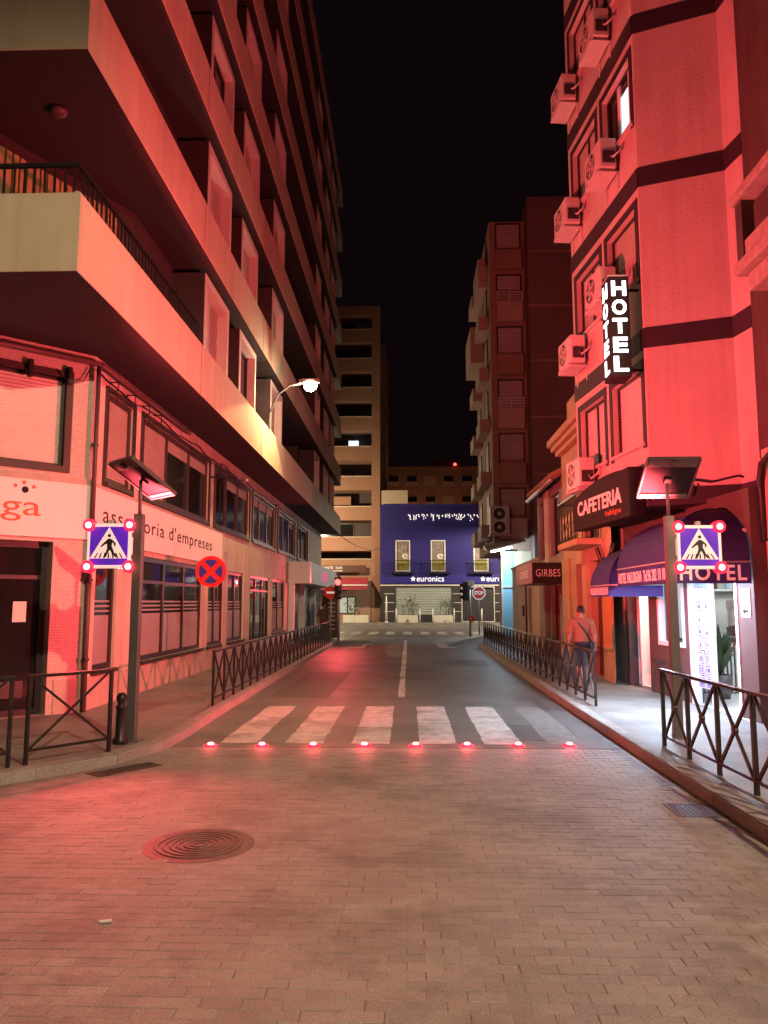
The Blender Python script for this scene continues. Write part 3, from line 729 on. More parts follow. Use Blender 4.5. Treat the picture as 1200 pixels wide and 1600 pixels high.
# far end, projecting white shop front box
sb = thing('corner_shop', 'white projecting shop front box at the far end of the left block', 'shop', (-4.4, 34, .12))
SW = seg((-4.95, 31.6), (-4.95, 43.6))
m = MB(); m.box(-4.95, -4.05, 31.7, 43.4, 2.55, 3.45); sg = m.build('fascia_box', 'canopy_white', sb, bevel=.01)
MB().box(-4.05, -4.04, 36, 38.6, 2.75, 3.2).build('sign_panel', 'pink_sign', sg); MB().box(-4.05, -4.04, 32.5, 35.2, 2.8, 3.2).build('sign_panel', 'banner', sg)
for a, b in ((31.8, 34.6), (35.2, 38.6), (39.2, 43.2)):
    w = MB(SW); ring(w, a-31.6, b-31.6, .5, 2.5, .07, .01, .06); w = w.build('window', 'frame_white', sb); MB(SW).box(a-31.53, b-31.67, .015, .03, .57, 2.43).build('pane', 'poster' if a < 33 else 'pane_dark', w)
for y in (31.72, 34.9, 38.9): MB().box(-4.93, -4.7, y-.08, y+.16, .12, 2.55).build('pier', 'canopy_white', sb)
# banner board that wraps round the corner
bn = thing('banner_board', 'white wraparound shop board reading assessoria d\'empreses', 'sign', (-4.9, 11.8, 2.7))
MB(CH).box(0, cl+.01, .0, .05, 2.72, 3.56).build('board', 'banner', bn); MB(LW).box(.012, 8.4, 0, .05, 2.72, 3.56).build('board', 'banner', bn)
MB(CH).box(0, cl, .012, .04, 3.562, 3.66).build('flashing', 'plinth', bn); MB(LW).box(0, 8.5, .012, .04, 3.562, 3.62).build('flashing', 'plinth', bn)
text('lettering', 'assessoria d\'empreses', LW, .42, 7.3, 2.95, 3.32, .05, 'ink', bn, .004, space=1.15, split=True)
text('lettering', 'ga', CH, cl-1.3, cl-.74, 2.93, 3.22, .05, 'logo_red', bn, .004, split=True)
text('lettering', 'asse', CH, cl-2.5, cl-1.32, 2.93, 3.22, .05, 'ink', bn, .004) if False else text('lettering', 'e', CH, cl-1.6, cl-1.34, 3.02, 3.22, .05, 'ink', bn, .004)
for u, z, r, mm in ((-.98, 3.40, .05, 'ink'), (-1.12, 3.45, .028, 'logo_red'), (-.86, 3.45, .028, 'logo_red'), (-1.0, 3.505, .028, 'logo_red')):
    MB(CH).lathe([(r, .05), (r, .054)], (cl+u, 0, z), 18, 'b').build('logo_dot', mm, bn)
# drain pipe and cables on the corner
t = thing('drainpipe', 'dark drainpipe down the left corner of the tiled wall', 'pipe', (-4.9, 11.7, .12))
MB().tube([(-4.89, 11.66, .12), (-4.89, 11.66, 2.7)], .04, 10).build('pipe', 'pipe', t, True); MB().tube([(-4.865, 11.63, 2.7), (-4.865, 11.63, 5.45)], .035, 10).build('pipe', 'pipe', t, True)
for z in (.9, 2.1, 4.2): MB().lathe([(.055, -.02), (.055, .02)], (-4.885, 11.655, z), 12).build('clamp', 'iron', t)
t = thing('facade_cable', 'thin black cables looped along the left facade under the slab', 'cable', (-4.9, 19, 3.6))
pts = [(u, .04, 5.42-.10*abs(math.sin(u*1.1))-.02*math.sin(u*5)) for u in [k*.35 for k in range(75)]]
MB(LW).tube(pts, .012, 5).build('strand', 'cable', t, True); MB(LW).tube([(u, .06, 5.34-.16*abs(math.sin(u*.7+.4))) for u in [5+k*.35 for k in range(60)]], .01, 5).build('strand', 'cable', t, True)
MB(LW).tube([(8.1, .03, 5.4), (8.1, .03, 3.6)], .016, 6).build('strand', 'cable', t, True); MB(LW).tube([(16.6, .03, 5.4), (16.62, .03, 3.7)], .03, 6).build('strand', 'cable', t, True)
MB(CH).tube([(cl-.62, .05, 5.3), (cl-.5, .06, 5.18), (cl-.38, .07, 5.12), (cl-.2, .06, 5.2), (cl-.1, .05, 5.42)], .009, 5).build('strand', 'cable', t, True)
# antenna-like arm bracket near the upper windows
t = thing('wall_arm', 'small wall arm with a white tip between the upper left windows', 'bracket', (-4.9, 19.1, 4.9))
MB(LW).tube([(7.2, 0, 4.88), (7.3, .3, 4.9), (7.9, .75, 4.92)], .018, 6).build('arm', 'iron', t, True); MB(LW).box(7.86, 7.96, .73, .8, 4.88, 4.95).build('tip', 'alu', t)

# ================================================================== street lamps
def street_lamp(lab, root, head, power, patch=0, pole=None, col=WARM, globe=False):
    t = thing('street_lamp', lab, 'street lamp', root, 0, 'street lamps')
    r, h = Vector(root), Vector(head)
    if pole is not None: MB().tube([(r.x, r.y, 0), (r.x, r.y, .5), (r.x, r.y, r.z)], [.1, .075, .05], 12).build('post', 'pole_grey', t, True)
    else: MB().box(r.x-.05, r.x+.02, r.y-.04, r.y+.04, r.z-.1, r.z+.3).build('wall_plate', 'pole_grey', t)
    a = (h-r); pts = [r, r+Vector((a.x*.05, a.y*.05, a.z*.45)), r+Vector((a.x*.3, a.y*.3, a.z*.8)), r+Vector((a.x*.65, a.y*.65, a.z*.97)), h+Vector((0, 0, .0))]
    MB().tube([p[:] for p in pts], .028, 8).build('arm', 'pole_grey', t, True)
    d = Vector((a.x, a.y, 0)).normalized()
    ang = math.degrees(math.atan2(d.y, d.x))
    F = Fr(h.x, h.y, ang, h.z)
    MB(F).prism([(-.05, -.06), (.1, -.13), (.45, -.13), (.55, -.05), (.55, .05), (.45, .13), (.1, .13), (-.05, .06)], .0, .11).build('head', 'galv', t, bevel=.02)
    MB(F).prism([(.12, -.10), (.44, -.10), (.5, 0), (.44, .10), (.12, .10)], -.002, -.001).build('lens_plate', 'lamp_glow', t)
    MB(F).lathe([(.18, 0), (.19, -.06), (.16, -.15), (.09, -.21), (.01, -.23)], (.28, 0, 0), 18).build('bowl', 'lamp_glow', t, True)  # oversized glowing bowl in place of the lamp's glare
    g = F(.3, 0, 0)
    if globe: lamp('POINT', 'lamp_light', (g.x, g.y, h.z-.3), power, col, .15, parent=t)
    else: lamp('SPOT', 'lamp_beam', (g.x, g.y, h.z-.2), power, col, .06 if patch else .15, (g.x, g.y-(.35 if patch else 0), h.z-3), R(130 if patch else 179), .06 if patch else .22, parent=t)
    if patch: lamp('POINT', 'lamp_spill', (g.x, g.y, h.z-.32), 320, (1, .75, .5), .12, parent=t)
    return t
street_lamp('glowing street lamp on a curved arm over the left balcony band', (-3.92, 21, 6.4), (-3.0, 20.9, 7.86), 3300, 1, None, (1, .64, .22))
street_lamp('street lamp on a tall post behind the camera on the right', (9.1, -5.2, 9.9), (7.9, -5, 10.3), 22000, 0, True, WARM)
street_lamp('street lamp on a post hidden behind the blue building', (1.6, 88, 7.4), (1.8, 89.5, 7.8), 2600, 0, True, (1, .55, .3), True)  # added to lift the dim far block; no lamp is seen there
street_lamp('street lamp on a post in the cross street hidden on the left', (-9, 61.5, 8.4), (-8.8, 59.6, 8.8), 6000, 0, True, (1, .74, .46), True)
street_lamp('street lamp on a post in the cross street hidden on the right', (9.6, 61.5, 8.4), (9.4, 59.6, 8.8), 12000, 0, True, (1, .82, .6))
# ================================================================== hotel
ht = thing('hotel_building', 'pale hotel with dark horizontal bands rising above the purple awnings', 'building', (4.6, 13.5, .12))
A = seg((3.55, 15.95), (3.94, 12.47)); Bf = seg((3.94, 12.47), (5.2, 12.0)); Cf = seg((5.2, 12.0), (5.28, 11.5))
ZS = 3.37; HS = 2.83; TOP = 3.37+HS*4.6
cols = [(.27, 1.62), (2.02, 3.32)]
hol = [(a, b, ZS+1.02+HS*k, ZS+2.3+HS*k) for k in range(4) for a, b in cols]
wall(A, 0, A.len, ZS, TOP, hol, .22, 'street_wall', 'hotel_wall', ht)
wall(Bf, 0, Bf.len, ZS, TOP, [], .1, 'corner_wall', 'hotel_wall', ht); wall(Cf, 0, Cf.len, ZS, TOP, [], .1, 'side_wall', 'hotel_wall', ht)
foot = [(3.55, 15.95), (3.94, 12.47), (5.2, 12.0), (5.28, 11.5), (9, 11.5), (9, 15.95)]
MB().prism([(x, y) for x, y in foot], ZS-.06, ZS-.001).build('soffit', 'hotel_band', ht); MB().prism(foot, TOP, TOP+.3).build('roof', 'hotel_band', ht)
MB().box(3.551, 9, 15.951, 15.985, ZS-.05, TOP).build('party_wall', 'rt_side', ht); MB().box(4.46, 9, 15.951, 15.985, .1, ZS-.06).build('party_wall', 'rt_side', ht)
MB().box(4.2, 9, 15.7, 15.75, ZS, TOP).build('inner_wall', 'rt_side', ht)
for k in range(5):
    z1 = 6.29+(k-1)*HS; z0 = z1-.34
    if k == 0: z0, z1 = ZS-.06, ZS+.22
    for F, a, b in ((A, 0, A.len+.004), (Bf, -.004, Bf.len+.004), (Cf, 0, Cf.len)):
        MB(F).box(a, b, .001, .022 if F is not Bf else .0215, z0, z1).build('band', 'hotel_band', ht)
for k in range(4):
    for j, (a, b) in enumerate(cols):
        z0, z1 = ZS+1.02+HS*k, ZS+2.3+HS*k
        m = MB(A); m.box(a-.13, a, .001, .012, z0-.1, z1+.13); m.box(b, b+.13, .001, .012, z0-.1, z1+.13); m.box(a, b, .001, .012, z1, z1+.13); m.build('window_surround', 'hotel_band', ht)
        MB(A).box(a-.1, b+.1, .001, .05, z0-.06, z0).build('sill', 'hotel_wall', ht)
        w = window(A, a, b, z0, z1, ht, 'frame_dark', 'pane_dark', 1 if j else 2, -.17, .05, kind={(0, 0): 'ss', (0, 1): 's', (1, 0): 'ss', (1, 1): 's', (2, 0): 'ss', (2, 1): 'g'}.get((k, j), 'ss' if j == 0 else 's'), shut='shutter_pale' if k == 0 else 'shutter')
        if (k, j) == (2, 1):
            MB(A).box(a+.62, b-.3, -.14, -.13, z0+.08, z1-.3).build('lit_pane', 'lit_window', w); f = MB(A); f.box(a+.5, a+.62, -.14, -.1, z0+.05, z1-.06); f.box(b-.3, b-.2, -.14, -.1, z0+.05, z1-.06); f.build('casement', 'frame_white', w)
# air conditioners hung below the windows
acp = None
def ac(F, u, o, z, lab, grp, L=.8):
    global acp
    p = F(u, o, z); rz = math.atan2(F.u.y, F.u.x)
    if acp is None:
        t = thing('air_conditioner', lab, 'air conditioner', p, rz, grp); acp = t
        G = Fr(0, 0, 0)
        b = MB(G).box(-.4, .4, .08, .38, 0, .56).build('casing', 'ac_white', t, bevel=.015, world=False)
        MB(G).lathe([(.22, .38), (.22, .384)], (-.1, 0, .28), 24, 'b').build('fan_opening', 'ac_dark', b, world=False)
        for q in range(5):
            a = q*2*math.pi/5; m = MB(G); m.plate([(-.1+.03*math.cos(a+j), .28+.03*math.sin(a+j)) for j in (0, .9)]+[(-.1+.19*math.cos(a+j), .28+.19*math.sin(a+j)) for j in (.7, .35)], .384, .388); m.build('blade', 'ac_white', b, world=False)
        for r in (.22, .15, .08):
            MB(G).tube([(-.1+r*math.cos(2*math.pi*j/20), .392, .28+r*math.sin(2*math.pi*j/20)) for j in range(21)], .005, 4).build('grille_ring', 'ac_white', b, world=False)
        MB(G).box(.4, .43, .12, .34, .08, .3).build('valve_cover', 'ac_dark', b, world=False)
        for x in (-.28, .28): MB(G).box(x-.02, x+.02, .0, .42, -.05, -.002).build('bracket', 'ac_white', t, world=False); MB(G).box(x-.02, x+.02, .0, .03, -.34, -.05).build('bracket', 'ac_white', t, world=False)
        MB(G).box(-.36, .36, .06, .41, -.075, -.051).build('tray', 'ac_white', t, world=False)
        MB(G).tube([(.43, .2, .2), (.52, .2, .12), (.56, .1, .2), (.58, .0, .38)], .018, 6).build('hose', 'ac_white', t, True, world=False)
    else:
        t = copy_tree(acp); t.location = p; t.rotation_euler = (0, 0, rz); t['label'] = lab; t['group'] = grp; WORIG[t.name] = p
    return t
G_ = 'air conditioners on the hotel wall'
ac(A, .8, 0, ZS+.62, 'lowest air conditioner on the hotel wall, above the cafeteria sign', G_)
ac(A, .5, 0, ZS+HS+.35, 'air conditioner left of the vertical hotel sign at its foot', G_)
ac(A, 2.2, 0, ZS+HS+1.02, 'air conditioner half hidden behind the top of the vertical hotel sign', G_)
ac(A, .45, 0, ZS+2*HS+.48, 'air conditioner at the hotel edge, third row up', G_)
ac(A, 2.42, 0, ZS+2*HS+.52, 'air conditioner below the lit hotel window', G_)
ac(A, .45, 0, ZS+3*HS+.4, 'air conditioner high on the hotel edge against the black sky', G_)
ac(A, 2.3, 0, ZS+3*HS+.36, 'topmost air conditioner on the hotel wall, cut by the picture edge', G_)
# ground floor
GW = seg((4.44, 15.95), (4.8, 10.9))
wall(GW, 0, GW.len, .1, ZS, [(.12, 1.2, .12, 2.35), (1.66, 2.78, 1.0, 2.3), (2.98, 4.62, .12, 2.42)], .18, 'shop_wall', 'hotel_dark', ht)
MB().box(4.8, 5.2, 10.88, 10.9, .1, ZS).build('pillar_face', 'hotel_dark', ht)
MB().box(4.8, 9, 10.89, 11.5, 3.2, ZS-.07).build('lintel', 'hotel_band', ht)
MB().box(4.62, 8.7, 15.62, 15.68, .1, ZS-.07).build('room_back', 'room', ht); MB().box(8.6, 8.7, 11, 15.6, .1, ZS-.07).build('room_side', 'room', ht)
MB().box(4.9, 8.6, 10.95, 11.0, .1, ZS-.07).build('room_front', 'room', ht); MB().box(4.7, 8.6, 11.0, 15.62, .122, .128).build('room_floor', 'tile_white', ht)
MB(GW).box(1.2, 5.0, -.24, -.2, 2.45, 2.9).build('room_header', 'room', ht)
MB().box(4.75, 8.6, 11.0, 15.6, 2.75, 2.8).build('room_ceiling', 'room', ht)
# entrance recess in pale marble
m = MB(GW); m.face([(.12, -.18, .13), (.12, -1.1, .13), (.12, -1.1, 2.35), (.12, -.18, 2.35)]); m.face([(1.2, -.18, .13), (1.2, -1.1, .13), (1.2, -1.1, 2.35), (1.2, -.18, 2.35)]); m.face([(.12, -1.1, .13), (1.2, -1.1, .13), (1.2, -1.1, 2.35), (.12, -1.1, 2.35)]); m.face([(.12, -.18, 2.35), (1.2, -.18, 2.35), (1.2, -1.1, 2.35), (.12, -1.1, 2.35)]); m.face([(.12, -.18, .13), (1.2, -.18, .13), (1.2, -1.1, .13), (.12, -1.1, .13)])
m.build('entrance_recess', 'wall_marble', ht)
q = GW(.66, -.6, 2.25); lamp('AREA', 'entrance_light', q, 40, (1, .96, .86), target=q-Vector((0, 0, 1)), size=(.5, .5), parent=ht)
MB(GW).box(.4, .9, -.8, -.4, 2.3, 2.348).build('entrance_lamp', 'tube_warm', ht)
# window and glazed door of the cafe
w = MB(GW); ring(w, 1.66, 2.78, 1.0, 2.3, .07, -.1, .02); w = w.build('window', 'frame_white', ht); MB(GW).box(1.73, 2.71, -.06, -.05, 1.07, 2.23).build('pane', 'clear', w)
d = MB(GW); d.box(2.98, 3.1, -.1, .02, .12, 2.42); d.box(4.55, 4.62, -.1, .02, .12, 2.42); d.box(3.1, 4.55, -.1, .02, 2.34, 2.42); d.box(3.66, 3.72, -.08, .0, .12, 2.34); d = d.build('door', 'frame_white', ht)
MB(GW).box(3.1, 3.66, -.05, -.04, .14, 2.33).build('pane', 'clear', d)
for r in range(9):                                            # column of square picture cards on the door glass
    for c in range(2):
        u0 = 3.16+c*.245; z0 = 2.0-r*.2
        k = MB(GW); k.box(u0, u0+.22, -.036, -.032, z0, z0+.185); k = k.build('picture_card', 'card', d)
        m = MB(GW); ring(m, u0+.025, u0+.195, z0+.022, z0+.163, .014, -.032, -.030); s = random.random()
        if s < .4: m.box(u0+.07, u0+.15, -.032, -.030, z0+.06, z0+.12)
        elif s < .7: m.plate([(u0+.06, z0+.05), (u0+.16, z0+.05), (u0+.11, z0+.13)], -.032, -.030)
        else: m.box(u0+.06, u0+.09, -.032, -.030, z0+.05, z0+.13); m.box(u0+.12, u0+.15, -.032, -.030, z0+.05, z0+.13)
        m.build('card_print', 'cyan_panel' if r < 2 else 'sign_navy', k)
tag(MB(GW).box(4.72, 4.98, .004, .012, 1.55, 1.95).build('notice', 'paper', None, loc=GW(4.85, 0, 1.5)), 'pale notice with an arrow on the pillar by the cafe door', 'notice')
nt = bpy.data.objects['notice.001']; m = MB(GW); m.plate([(4.76, 1.63), (4.83, 1.69), (4.83, 1.65), (4.92, 1.65), (4.92, 1.61), (4.83, 1.61), (4.83, 1.57)], .012, .014); m.box(4.78, 4.92, .012, .014, 1.76, 1.775); m.box(4.78, 4.92, .012, .014, 1.80, 1.815); m.box(4.84, 4.86, .012, .014, 1.86, 1.91); m.build('arrow_print', 'ink', nt)
q = Vector((6.3, 13.2, 2.7)); lamp('AREA', 'room_light', q, 42, (.72, .88, 1), target=q-Vector((0, 0, 1)), size=(2.4, 3), parent=ht)
MB().box(5.6, 7.2, 12.2, 12.45, 2.68, 2.749).build('room_lamp', 'tube', ht); MB().box(5.6, 7.2, 13.9, 14.15, 2.68, 2.749).build('room_lamp', 'tube', ht)
# cafe furniture
t = thing('bar_counter', 'cafe bar counter with vertical slats seen through the door', 'counter', (6.0, 14.2, .13))
MB().box(5.2, 8.3, 14.35, 14.9, .13, 1.05).build('body', 'counter_dark', t); MB().box(5.1, 8.35, 14.25, 15.0, 1.05, 1.1).build('top', 'counter_dark', t, bevel=.01)
for k in range(44): MB().box(5.22+k*.07, 5.255+k*.07, 14.31, 14.35, .15, 1.04).build('slat', 'frame_white', t)
t = thing('coffee_machine', 'chrome and black coffee machine on the cafe counter', 'coffee machine', (6.35, 14.6, 1.1))
MB().box(6.0, 6.85, 14.42, 14.85, 1.14, 1.3).build('tray', 'counter_dark', t); MB().box(6.02, 6.83, 14.6, 14.85, 1.3, 1.75).build('body', 'chrome', t, bevel=.03); MB().box(6.0, 6.85, 14.4, 14.86, 1.62, 1.82).build('hood', 'chrome', t, bevel=.04)
for x in (6.2, 6.5): MB().lathe([(.05, 0), (.05, -.1), (.03, -.14)], (x, 14.48, 1.62), 12).build('group_head', 'counter_dark', t); MB().tube([(x, 14.47, 1.5), (x, 14.3, 1.47)], .018, 6).build('handle', 'counter_dark', t)
t = thing('shelf', 'pale shelf with glasses on the cafe back wall', 'shelf', (6.6, 15.5, 1.95)); MB().box(5.0, 8.4, 15.35, 15.6, 1.98, 2.02).build('board', 'frame_white', t)
for k in range(14):
    x = 5.2+k*.22; h = random.choice((.2, .28, .16, .3)); tag(MB().lathe([(.035, 0), (.035, h*.65), (.014, h*.8), (.014, h)], (x, 15.47, 2.02), 10).build('bottle', random.choice(['counter_dark', 'leaf_dark', 'chrome', 'shirt', 'cyan_panel']), None, True, loc=(x, 15.47, 2.02)), 'bottle in the row on the cafe back shelf', 'bottle', 'bottles on the cafe shelf')
def plant(name, lab, loc, potr, poth, mt, n, length, potmat, cat='potted plant', width=.05):
    t = thing(name, lab, cat, loc); rnd = random.Random(len(lab))
    MB().lathe([(potr*.75, 0), (potr, poth), (potr*.9, poth), (potr*.85, poth*.9)], n=16).build('pot', potmat, t, True, world=False)
    m = MB()
    for k in range(n):
        a = rnd.uniform(0, 2*math.pi); L = length*rnd.uniform(.6, 1.1); lean = rnd.uniform(.15, .65); w = width*rnd.uniform(.7, 1.3); pr = None
        for j in range(6):
            s = j/5; r = L*lean*s; z = poth+L*(s-.35*lean*s*s*1.6); ww = w*math.sin(math.pi*min(.97, .12+s*.86))
            c = Vector((r*math.cos(a), r*math.sin(a), z)); sd = Vector((-math.sin(a), math.cos(a), 0))*ww
            cur = [len(m.v), len(m.v)+1]; m.v += [c-sd, c+sd]
            if pr: m.f.append([pr[0], pr[1], cur[1], cur[0]])
            pr = cur
    m.build('leaves', mt, t, world=False); return t
plant('potted_plant', 'leafy green plant in a grey pot inside the cafe door', (5.35, 13.6, .13), .2, .4, 'leaf', 46, .95, 'pole_grey')
t = thing('table', 'dark cafe table behind the white framed window', 'table', (5.4, 14.0, .13)) if False else None
# awnings
def dome_awning(lab, x0, x1, y0, y1, zb, vh, ht_, miter=True):
    t = thing('awning', lab, 'awning', ((x0+x1)/2, y0, zb), 0, 'purple dome awnings'); n = 10; w = x1-x0
    m = MB(); prev = None
    for k in range(n+1):
        a = k/n*math.pi/2; q = w*(1-math.cos(a)); z = zb+vh+ht_*math.sin(a); cur = [m.pt(x0+q, y1, z), m.pt(x0+q, y0+q*.9, z), m.pt(x1, y0+q*.9, z)]
        if prev: m.f.append([prev[0], prev[1], cur[1], cur[0]]); m.f.append([prev[1], prev[2], cur[2], cur[1]])
        prev = cur
    m.face([(x0+w*(1-math.cos(k/n*math.pi/2)), y1, zb+vh+ht_*math.sin(k/n*math.pi/2)) for k in range(n+1)]+[(x1, y1, zb+vh)])
    cv = m.build('canopy', 'awning', t)
    MB().box(x0-.006, x0+.006, y0, y1, zb, zb+vh).build('valance', 'awning', t); MB().box(x0+.006, x1, y0-.006, y0+.006, zb, zb+vh).build('valance', 'awning', t)
    pts = [(x0+w*(1-math.cos(k/n*math.pi/2)), y0+w*.9*(1-math.cos(k/n*math.pi/2)), zb+vh+ht_*math.sin(k/n*math.pi/2)+.004) for k in range(n+1)]
    MB().tube(pts, .012, 6).build('seam', 'awning', t, True)
    MB().tube([(x0, y1, zb+vh), (x0, y0, zb+vh), (x1, y0, zb+vh)], .014, 6).build('frame_tube', 'alu', t, True)
    return t
t = dome_awning('purple dome awning lettered HOTEL over the cafe door', 3.62, 4.76, 10.85, 13.45, 2.02, .30, .85)
text('lettering', 'HOTEL', Fr(3.62, 10.844, 0), .16, 1.08, 2.06, 2.28, .0, 'letter_pink', t, .004, bold=.02, space=1.15, split=True)
AS = seg((3.614, 13.45), (3.614, 10.85)); text('lettering', 'HOTEL VALLDIGNA  Tel.96 282 10 10', AS, .1, 2.5, 2.07, 2.25, .0, 'letter_pink', t, .004, bold=.02, split=True)
t = dome_awning('smaller purple awning with white telephone lettering over the hotel entrance', 3.5, 4.42, 13.55, 14.95, 1.86, .2, .75)
AS = seg((3.494, 14.95), (3.494, 13.55)); text('lettering', 'VALLDIGNA Tel.96 282 10 10', AS, .05, 1.32, 1.89, 2.03, .0, 'letter_white', t, .004, bold=.02, split=True)
t = thing('tube_light', 'bright fluorescent tube under the front of the purple awning', 'lamp', (4.3, 11.2, 1.98))
MB().tube([(3.95, 11.35, 2.16), (4.55, 11.35, 2.16)], .03, 8).build('tube', 'tube', t, True); MB().box(3.9, 4.6, 11.32, 11.38, 2.19, 2.23).build('fitting', 'alu', t)
q = Vector((4.25, 11.35, 2.1)); lamp('AREA', 'tube_glow', q, 40, COOL, target=q-Vector((0, 0, 1)), size=(.7, .1), parent=t)
t = thing('tube_light', 'fluorescent tube under the side of the purple awning', 'lamp', (3.9, 12.4, 1.98))
MB().tube([(3.85, 11.3, 2.2), (3.85, 12.5, 2.2)], .03, 8).build('tube', 'tube', t, True); MB().box(3.83, 3.87, 11.25, 12.55, 2.23, 2.27).build('fitting', 'alu', t)
q = Vector((3.85, 11.9, 2.14)); lamp('AREA', 'tube_glow', q, 230, COOL, target=q-Vector((0, 0, 1)), size=(.1, 1.1), parent=t)
# cafeteria sign
t = thing('cafeteria_sign', 'dark arched box sign reading CAFETERIA on the hotel wall', 'sign', A(2.0, .15, 3.2))
u0, u1 = .55, 3.36; arch = [(u0, 3.16), (u1, 3.16), (u1, 3.98)]+[(u1-(u1-u0)*k/12*.999, 3.70+.30*math.sin(math.pi*(.30+.62*k/12))) for k in range(1, 13)]
MB(A).plate(arch, .03, .31).build('box', 'ink', t, bevel=.008)
text('lettering', 'CAFETERIA', A, u0+.28, u1-.3, 3.42, 3.70, .31, 'letter_white', t, .006, bold=.03, split=True); text('lettering', 'Valldigna', A, u1-1.1, u1-.35, 3.24, 3.36, .31, 'logo_red', t, .005)
# vertical hotel sign
t = thing('hotel_sign', 'tall black box sign with glowing white letters HOTEL one below another', 'sign', (3.5, 12.55, 5.45))
SX0, SX1, SY0, SY1, Z0, Z1 = 3.36, 3.70, 12.42, 12.86, 5.45, 7.18
MB().box(SX0, SX1, SY0, SY1, Z0, Z1).build('box', 'ink', t, bevel=.012)
MB().box(SX0-.01, SX1+.01, SY0-.01, SY1+.01, Z1, Z1+.02).build('cap', 'alu', t)
Fm = Fr(SX0, SY0, 0); Fs = seg((SX0, SY1), (SX0, SY0))
for k, ch in enumerate('HOTEL'):
    zt = Z1-.08-k*.325
    text('letter', ch, Fm, .05, .29, zt-.26, zt, .0, 'letter_glow', t, .008, bold=.03); text('letter', ch, Fs, .09, .36, zt-.26, zt, .0, 'letter_glow', t, .008, bold=.03)
for z in (5.6, 7.0): MB().box(SX1, 3.98, 12.62, 12.66, z, z+.04).build('arm', 'iron', t)
# cables over the hotel front
t = thing('facade_cable', 'thick black cable bundle curving over the corner right of the hotel', 'cable', (5.1, 11.3, 3.4))
MB().tube([(4.98, 10.86, 2.6), (4.98, 10.86, 3.2), (4.95, 10.84, 3.45), (4.93, 10.7, 3.68), (4.95, 10.3, 3.83), (5.0, 9.6, 3.86)], .05, 8).build('strand', 'cable', t, True)
MB(Bf).tube([(0, .03, 3.72), (.3, .05, 3.66), (.6, .05, 3.7), (.9, .05, 3.64), (1.3, .04, 3.72), (1.6, .1, 3.6)], .016, 6).build('strand', 'cable', t, True)
MB(Bf).tube([(.45, .04, 3.64), (.5, .05, 3.5), (.62, .05, 3.44), (.66, .05, 3.62)], .012, 6).build('strand', 'cable', t, True)
t = thing('facade_cable', 'tangle of looped black cables under the iron balcony', 'cable', (4.1, 16.4, 2.9))
for k in range(5):
    a = random.uniform(15.9, 16.4); MB().tube([(4.12, a-.5+j*.17, 2.95-.5*math.sin(math.pi*j/8)*random.uniform(.5, 1)) for j in range(9)], .014, 5).build('strand', 'cable', t, True)

# ================================================================== neighbour on the right edge
nb = thing('stone_building', 'dark plastered building with a stone balcony at the right edge', 'building', (5.3, 10, .12))
NW = seg((5.26, 11.48), (5.26, 9.2))
MB().box(5.26, 9, 5.4, 11.48, 3.9, 16).build('upper_wall', 'neigh', nb); MB().box(5.0, 9, 5.4, 10.86, .1, 3.9).build('lower_wall', 'neigh_granite', nb)
MB().box(4.97, 5.0, 5.4, 10.87, 1.02, 1.06).build('string_course', 'neigh_granite', nb); MB().box(4.98, 5.0, 5.4, 10.6, 2.35, 2.4).build('string_course', 'neigh_granite', nb)
b = MB().box(4.62, 5.26, 9.2, 10.55, 6.32, 6.5).build('balcony', 'stone', nb, bevel=.03)
MB().prism([(4.75, 9.2), (5.26, 9.2), (5.26, 10.42), (4.75, 10.42)], 6.05, 6.32).build('corbel', 'stone', b, bevel=.04)
MB().box(4.66, 4.84, 10.3, 10.5, 6.5, 7.35).build('pier', 'neigh', b, bevel=.01); MB().box(4.6, 4.9, 9.2, 10.56, 7.35, 7.5).build('handrail', 'stone', b, bevel=.03)
MB().box(4.68, 4.8, 9.2, 10.3, 6.5, 6.75).build('parapet', 'stone', b, bevel=.02)

# ================================================================== yellow house, tiled house, cream house
yh = thing('yellow_house', 'narrow ochre house with a cornice and iron balcony beside the hotel', 'house', (4.3, 18, .12))
YH = seg((4.2, 20.88), (4.2, 15.99)); yu = lambda y: 20.88-y
hl = [(yu(17.95), yu(16.9), .12, 2.7), (yu(19.4), yu(18.6), .12, 2.7), (yu(18.4), yu(17.0), 3.2, 5.2)]
wall(YH, 0, YH.len, .1, 6.1, hl, .25, 'front_wall', 'yellow', yh)
MB().box(4.46, 9, 16.0, 20.87, .1, 6.05).build('body', 'house_grey', yh)
MB(YH).box(0, .9, .0, .06, .1, 2.9).build('pilaster', 'yellow', yh); MB(YH).box(yu(18.5), yu(18.05), 0, .06, .1, 2.9).build('pilaster', 'yellow', yh)
for k, (o1, z0, z1) in enumerate(((.16, 5.72, 5.84), (.28, 5.84, 5.96), (.38, 5.96, 6.14))): MB(YH).box(-.02-.001*k, YH.len, 0, o1, z0, z1).build('cornice', 'yellow', yh, bevel=.02)
MB(YH).box(.9, 2.0, -.1, .0, 6.14, 7.0).build('attic_box', 'yellow', yh, bevel=.02)
for (a, b, c, d_), n in zip(hl[:2], ('brown_door', 'frame_dark')):
    q = MB(YH).box(a, b, -.22, -.17, c, d_).build('door', n, yh)
    for z in (.3, 1.2, 2.0): MB(YH).box(a+.14, b-.14, -.17, -.155, z, z+.6).build('panel', n, q)
window(YH, hl[2][0], hl[2][1], 3.2, 5.2, yh, 'frame_dark', 'pane_dark', 2, -.2, .08)
bl = MB().box(3.62, 4.2, 16.6, 18.7, 3.0, 3.14).build('balcony', 'yellow', yh, bevel=.02)
